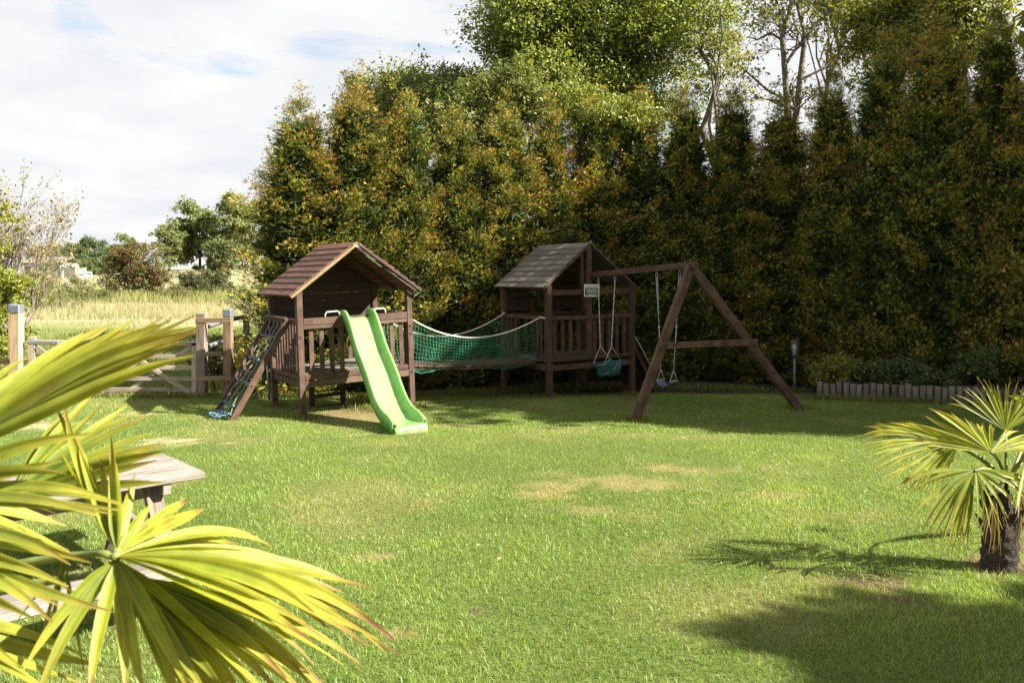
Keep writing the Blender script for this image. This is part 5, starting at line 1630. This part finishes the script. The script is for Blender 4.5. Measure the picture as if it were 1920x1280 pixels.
def near_palm():
    base = Vector((-1.62, 1.72, zg1(-1.62, 1.72)))
    root = empty('fan_palm', base, 'large fan palm whose sunlit fronds fill the lower left corner', 'palm')
    crown = base + Vector((0, 0, 1.42 - base.z))
    mb = MB(); prof = []
    for k in range(14):
        z = 1.25 * k / 13
        prof.append((z, .12 + .012 * math.sin(k * 2.3) - .02 * k / 13))
    mb.tube([(0.01 * math.sin(z * 3), 0, z - .1) for z, r_ in prof], [r_ for z, r_ in prof], 14)
    mb.build('trunk', M_PALMBARK, root)
    c = crown
    # upper frond
    h = at(-150, 880, 1.5)
    frond(root, h, [at(345, 618, 1.42), at(368, 602, 1.47), at(368, 582, 1.52), at(300, 592, 1.62), at(232, 598, 1.72), at(165, 622, 1.82), at(62, 655, 1.9), at(-60, 690, 1.98)], 29, .0130, .05, c, 1, .7, fold=.65, jitter=.03, fuse=.5, gapmin=.065, face=.5)
    # second fan, mid left, seen against the lawn
    h2 = at(10, 935, 1.72)
    frond(root, h2, [at(150, 742, 2.02), at(196, 733, 1.98), at(234, 746, 1.93), at(264, 760, 1.88), at(293, 786, 1.82), at(309, 806, 1.77), at(315, 830, 1.72), at(318, 846, 1.67), at(300, 880, 1.62)], 13, .0135, .05, c, 2, .4, fold=.5, fuse=.45, gapmin=.06, face=.4)
    # long flat leaflets from the left
    h3 = at(-230, 940, 1.32)
    frond(root, h3, [at(150, 793, 1.36), at(108, 860, 1.30), at(225, 913, 1.30), at(200, 938, 1.22), at(196, 955, 1.18)], 8, .0125, .05, c, 3, .5, fold=.5, fuse=.4, gapmin=.07, face=.4)
    # the big lower fan
    h4 = at(215, 1043, 1.56)
    frond(root, h4, [at(352, 925, 1.86), at(445, 994, 1.86), at(500, 1022, 1.84), at(582, 1052, 1.80), at(645, 1092, 1.72), at(690, 1128, 1.64), at(722, 1160, 1.56), at(722, 1186, 1.50), at(640, 1172, 1.44), at(530, 1160, 1.40)],
          34, .0130, .12, c + Vector((0, 0, -.05)), 4, .9, fuse=.55, gapmin=.06, face=.3, brown=.9, fold=.5, jitter=.05, pet_mid=at(60, 1052, 1.62))
    frond(root, h4 + Vector((0.0, .005, -.006)), [at(30, 1262, 1.40), at(80, 1290, 1.40), at(185, 1290, 1.42), at(256, 1300, 1.43), at(318, 1300, 1.42), at(352, 1300, 1.42), at(420, 1310, 1.42), at(500, 1300, 1.42)], 9, .0125, .10, None, 5, .7, fuse=.3, jitter=.06, brown=.8, gapmin=.11, face=.5)
    frond(root, h4 + Vector((0.0, .008, .006)), [at(90, 775, 1.72), at(108, 748, 1.70), at(150, 800, 1.68), at(182, 855, 1.66), at(206, 770, 1.64), at(232, 880, 1.66), at(292, 938, 1.70)], 9, .0125, .0, None, 6, .8, fuse=.3, jitter=.04, brown=.9, gapmin=.11, face=.5)
    # fan below it, in its shade
    h5 = at(235, 1078, 1.62)
    frond(root, h5, [at(648, 1228, 1.66), at(628, 1240, 1.60), at(590, 1262, 1.55), at(480, 1300, 1.50), at(420, 1320, 1.46), at(340, 1320, 1.44)], 18, .0125, .10, c + Vector((0, 0, -.12)), 7, .5, fuse=.55, gapmin=.06, face=.3, fold=.5, jitter=.05, pet_mid=at(60, 1095, 1.7), brown=.8)
    # blue green leaflets at lower left
    h6 = at(-260, 1000, 1.40)
    frond(root, h6, [at(170, 985, 1.42), at(112, 1062, 1.36), at(190, 1110, 1.36), at(100, 1150, 1.30), at(40, 1200, 1.28)], 9, .0125, .06, c, 8, .12, fold=.45, gapmin=.06, face=.4)
    # short folded leaflets near the petiole, dry tips
    h7 = at(120, 1052, 1.66)
    frond(root, h7, [at(20, 1188, 1.60), at(70, 1200, 1.58), at(105, 1185, 1.58), at(165, 1215, 1.56)], 6, .015, .05, None, 9, .55, fuse=.2, jitter=.08, brown=1)
    h8 = at(150, 1048, 1.70)
    frond(root, h8, [at(20, 985, 1.80), at(45, 1000, 1.78), at(8, 1022, 1.76)], 4, .018, .02, None, 10, .95, fuse=.3)
    # fronds on the far side of the trunk, outside the picture
    for k in range(6):
        a = 1.9 + k * .72
        hh = c + Vector((math.cos(a) * .5, math.sin(a) * .5, .12))
        d = Vector((math.cos(a), math.sin(a), 0)); s_ = Vector((-d.y, d.x, 0))
        if hh.y < .9 and hh.x > -1.6: continue
        tips = [hh + d * (math.cos(q) * .5) + s_ * (math.sin(q) * .5) + Vector((0, 0, -.08 - .1 * abs(q))) for q in np.linspace(-1.5, 1.5, 7)]
        frond(root, hh, tips, 14, .024, .1, c, 20 + k, .5)
near_palm()

def small_palm():
    base = ground(1872, 1066)
    root = empty('fan_palm', base, 'small fan palm with thick fibrous trunk on the lawn at the right edge', 'palm')
    d = base.y
    mb = MB()
    rs = np.random.RandomState(3)
    top = at(1884, 930, d)
    prof = [(t, (.098 + .012 * math.sin(t * 5 + .5) - .045 * max(0, t - .6) / .4) * (1 + .05 * math.sin(t * 40))) for t in np.linspace(-.1, 1.05, 26)]
    mb.tube([base.lerp(top, t) for t, r_ in prof], [r_ for t, r_ in prof], 16)
    mb.build('trunk', M_PALMBARK, root, base)
    for k in range(34):
        t = .25 + .8 * rs.rand(); a = rs.rand() * 6.28
        p = base.lerp(top, t); o = Vector((math.cos(a), math.sin(a), 0))
        L = .05 + .10 * rs.rand() * t
        MB().tube([p + o * .06, p + o * .088 + Vector((0, 0, .03)), p + o * (.092 + L * .6) + Vector((0, 0, .04 + L))], [.022, .017, .006], 5).build('leaf_stub', M_PALMBARK, root, base)
    fb = MB()
    for k in range(260):
        t = rs.rand(); a = rs.rand() * 6.28
        p = base.lerp(top, t) + Vector((math.cos(a), math.sin(a), 0)) * .092
        q = p + Vector((rs.randn() * .03 + math.cos(a) * .02, rs.randn() * .03 + math.sin(a) * .02, -.03 - .05 * rs.rand()))
        fb.tube([p, q], [.003, .001], 3, False)
    o = fb.build('fibre', plain('pale_palm_fibre', (.14, .10, .065), .95, 0, .4, 30), root, base); o['kind'] = 'stuff'
    c = at(1888, 905, d)
    def f(hub, tips, n, seed, green, pm=None, **k):
        k.setdefault('gapmin', .045); k.setdefault('face', .3); k.setdefault('fold', .5)
        frond(root, at(*hub), [at(*t) for t in tips], n, k.pop('wmax', .016), k.pop('sag', .06), c, seed, green, .009, pet_mid=at(*pm) if pm else None, **k)
    f((1858, 848, d - .12), [(1700, 835, d - .1), (1738, 755, d + .02), (1760, 765, d + .08), (1800, 778, d + .14), (1850, 790, d + .16), (1905, 800, d + .12), (1960, 810, d), (1975, 838, d - .1)], 28, 31, .95, fuse=.5)
    f((1886, 808, d + .10), [(1770, 748, d + .2), (1798, 725, d + .2), (1824, 713, d + .22), (1850, 708, d + .22), (1876, 708, d + .22), (1905, 711, d + .2), (1940, 722, d + .18), (1985, 760, d + .1)], 19, 32, .7, (1886, 860, d + .05), fuse=.36)
    f((1785, 832, d - .05), [(1700, 782, d + .35), (1668, 785, d + .25), (1630, 792, d + .12), (1614, 812, d), (1618, 838, d - .12), (1640, 870, d - .2), (1668, 905, d - .22), (1720, 915, d - .2)], 26, 33, .75, (1840, 858, d), fuse=.42, sag=.12)
    f((1795, 838, d + .1), [(1690, 905, d + .1), (1715, 912, d + .16), (1742, 912, d + .2), (1765, 905, d + .25), (1775, 880, d + .3)], 12, 37, .6, (1840, 862, d + .05), fuse=.35, sag=.2)
    f((1828, 882, d - .22), [(1692, 890, d - .2), (1700, 912, d - .3), (1735, 1000, d - .36), (1752, 1022, d - .38), (1775, 1024, d - .36), (1798, 1020, d - .36), (1812, 1014, d - .36)], 17, 34, .5, (1858, 880, d - .1), fuse=.45, sag=.2)
    f((1830, 882, d - .2), [(1832, 990, d - .42), (1858, 988, d - .42), (1880, 984, d - .4), (1893, 972, d - .36), (1930, 935, d - .3), (1960, 905, d - .2)], 11, 35, .45, None, fuse=.3, sag=.22)
    f((1925, 862, d - .15), [(1900, 960, d - .4), (1950, 980, d - .42), (2010, 950, d - .4), (2060, 880, d - .25), (2060, 800, d), (2000, 760, d + .1)], 18, 36, .7, fuse=.42, sag=.12)
    f((1938, 760, d + .5), [(1880, 752, d + .6), (1900, 735, d + .6), (1930, 725, d + .62), (1970, 735, d + .6), (1990, 760, d + .6)], 12, 38, .9, (1920, 830, d + .25), fuse=.4)
    f((1960, 830, d + .3), [(1930, 905, d + .7), (2000, 900, d + .75), (2080, 850, d + .6), (2100, 780, d + .5)], 14, 39, .6, fuse=.42)
    f((2010, 742, d + .1), [(1950, 630, d + .1), (1975, 590, d + .1), (2010, 560, d + .1), (2060, 590, d + .1), (2110, 660, d + .1)], 18, 41, .7, fuse=.42)  # unseen upright frond, added to stretch the palm's shadow across the lawn
    f((1866, 928, d - .14), [(1836, 1000, d - .2), (1848, 1028, d - .2), (1864, 1036, d - .2), (1880, 1030, d - .2)], 8, 42, .5, fuse=.3, dead=True, wmax=.011)
    f((1915, 930, d - .05), [(1905, 1010, d - .1), (1925, 1036, d - .1), (1945, 1026, d - .08), (1955, 990, d)], 8, 43, .5, fuse=.3, dead=True, wmax=.011)
small_palm()

# ---------------------------------------------------------------- far buildings and caravans
def far_house():
    b = base_at(98, 128)
    root = empty('far_building', b, 'pale single storey building on the far left skyline', 'building')
    W_, D_, H_ = 6.0, 5, 2.3
    mw = plain('pale_render', (.27, .245, .205), .8, 0, .15, 2); mr = plain('brown_roof_sheet', (.22, .18, .14), .8, 0, .2, 3); mg = plain('dark_window_glass', (.05, .06, .07), .15)
    MB().box((0, 0, H_ / 2 - .3), (W_, D_, H_ + .6)).build('wall', mw, root)
    rf = MB()
    for s in (-1, 1):
        rf.beam((-W_ / 2 - .3, s * D_ / 4, H_ + .42), (W_ / 2 + .3, s * D_ / 4, H_ + .42), D_ / 2 + .6, .12, (0, s * .35, 1))
    rf.build('roof', mr, root)
    for x in (-2.4, -.3, 2.2):
        f = MB().box((x, -D_ / 2 - .03, 1.35), (1.2, .06, 1.0)).build('window', M_WHITE, root)
        MB().box((x, -D_ / 2 - .07, 1.35), (1.0, .03, .8)).build('pane', mg, f)
    MB().box((3.9, -.4, .6), (1.8, 3.4, 1.8)).build('annexe', plain('pale_block', (.19, .17, .14), .8, 0, .15, 2), root)
far_house()
def caravan(px, d, label, sc):
    b = base_at(px, d)
    root = empty('caravan', b, label, 'caravan', 'far white caravans')
    mw = M_WHITE; mg = bpy.data.materials.get('dark_window_glass')
    mb = MB()
    prof = [(-1.0, .4), (-1.02, 1.4), (-.95, 2.1), (-.7, 2.42), (0, 2.5), (.7, 2.42), (.95, 2.1), (1.02, 1.4), (1.0, .4)]
    for k in range(len(prof) - 1):
        (x0, z0), (x1, z1) = prof[k], prof[k + 1]
        mb.face([(x0, -2, z0), (x1, -2, z1), (x1, 2, z1), (x0, 2, z0)])
    mb.face([(x, -2, z) for x, z in prof]); mb.face([(x, 2, z) for x, z in prof][::-1])
    mb.face([(-1, -2, .4), (-1, 2, .4), (1, 2, .4), (1, -2, .4)])
    mb.build('body', mw, root)
    MB().box((0, -2.03, 1.65), (1.4, .04, .65)).build('window', mg, root)
    for s in (-1, 1):
        MB().tube([(s * .85, 0, .32), (s * 1.0, 0, .32)], .32, 14).build('wheel', M_BLACK, root)
    root.scale = (sc, sc, sc)
    root.rotation_euler = (0, 0, .5)
caravan(152.5, 120, 'left of two white caravans below the far skyline trees', .42)
caravan(167, 122, 'right of two white caravans below the far skyline trees', .42)
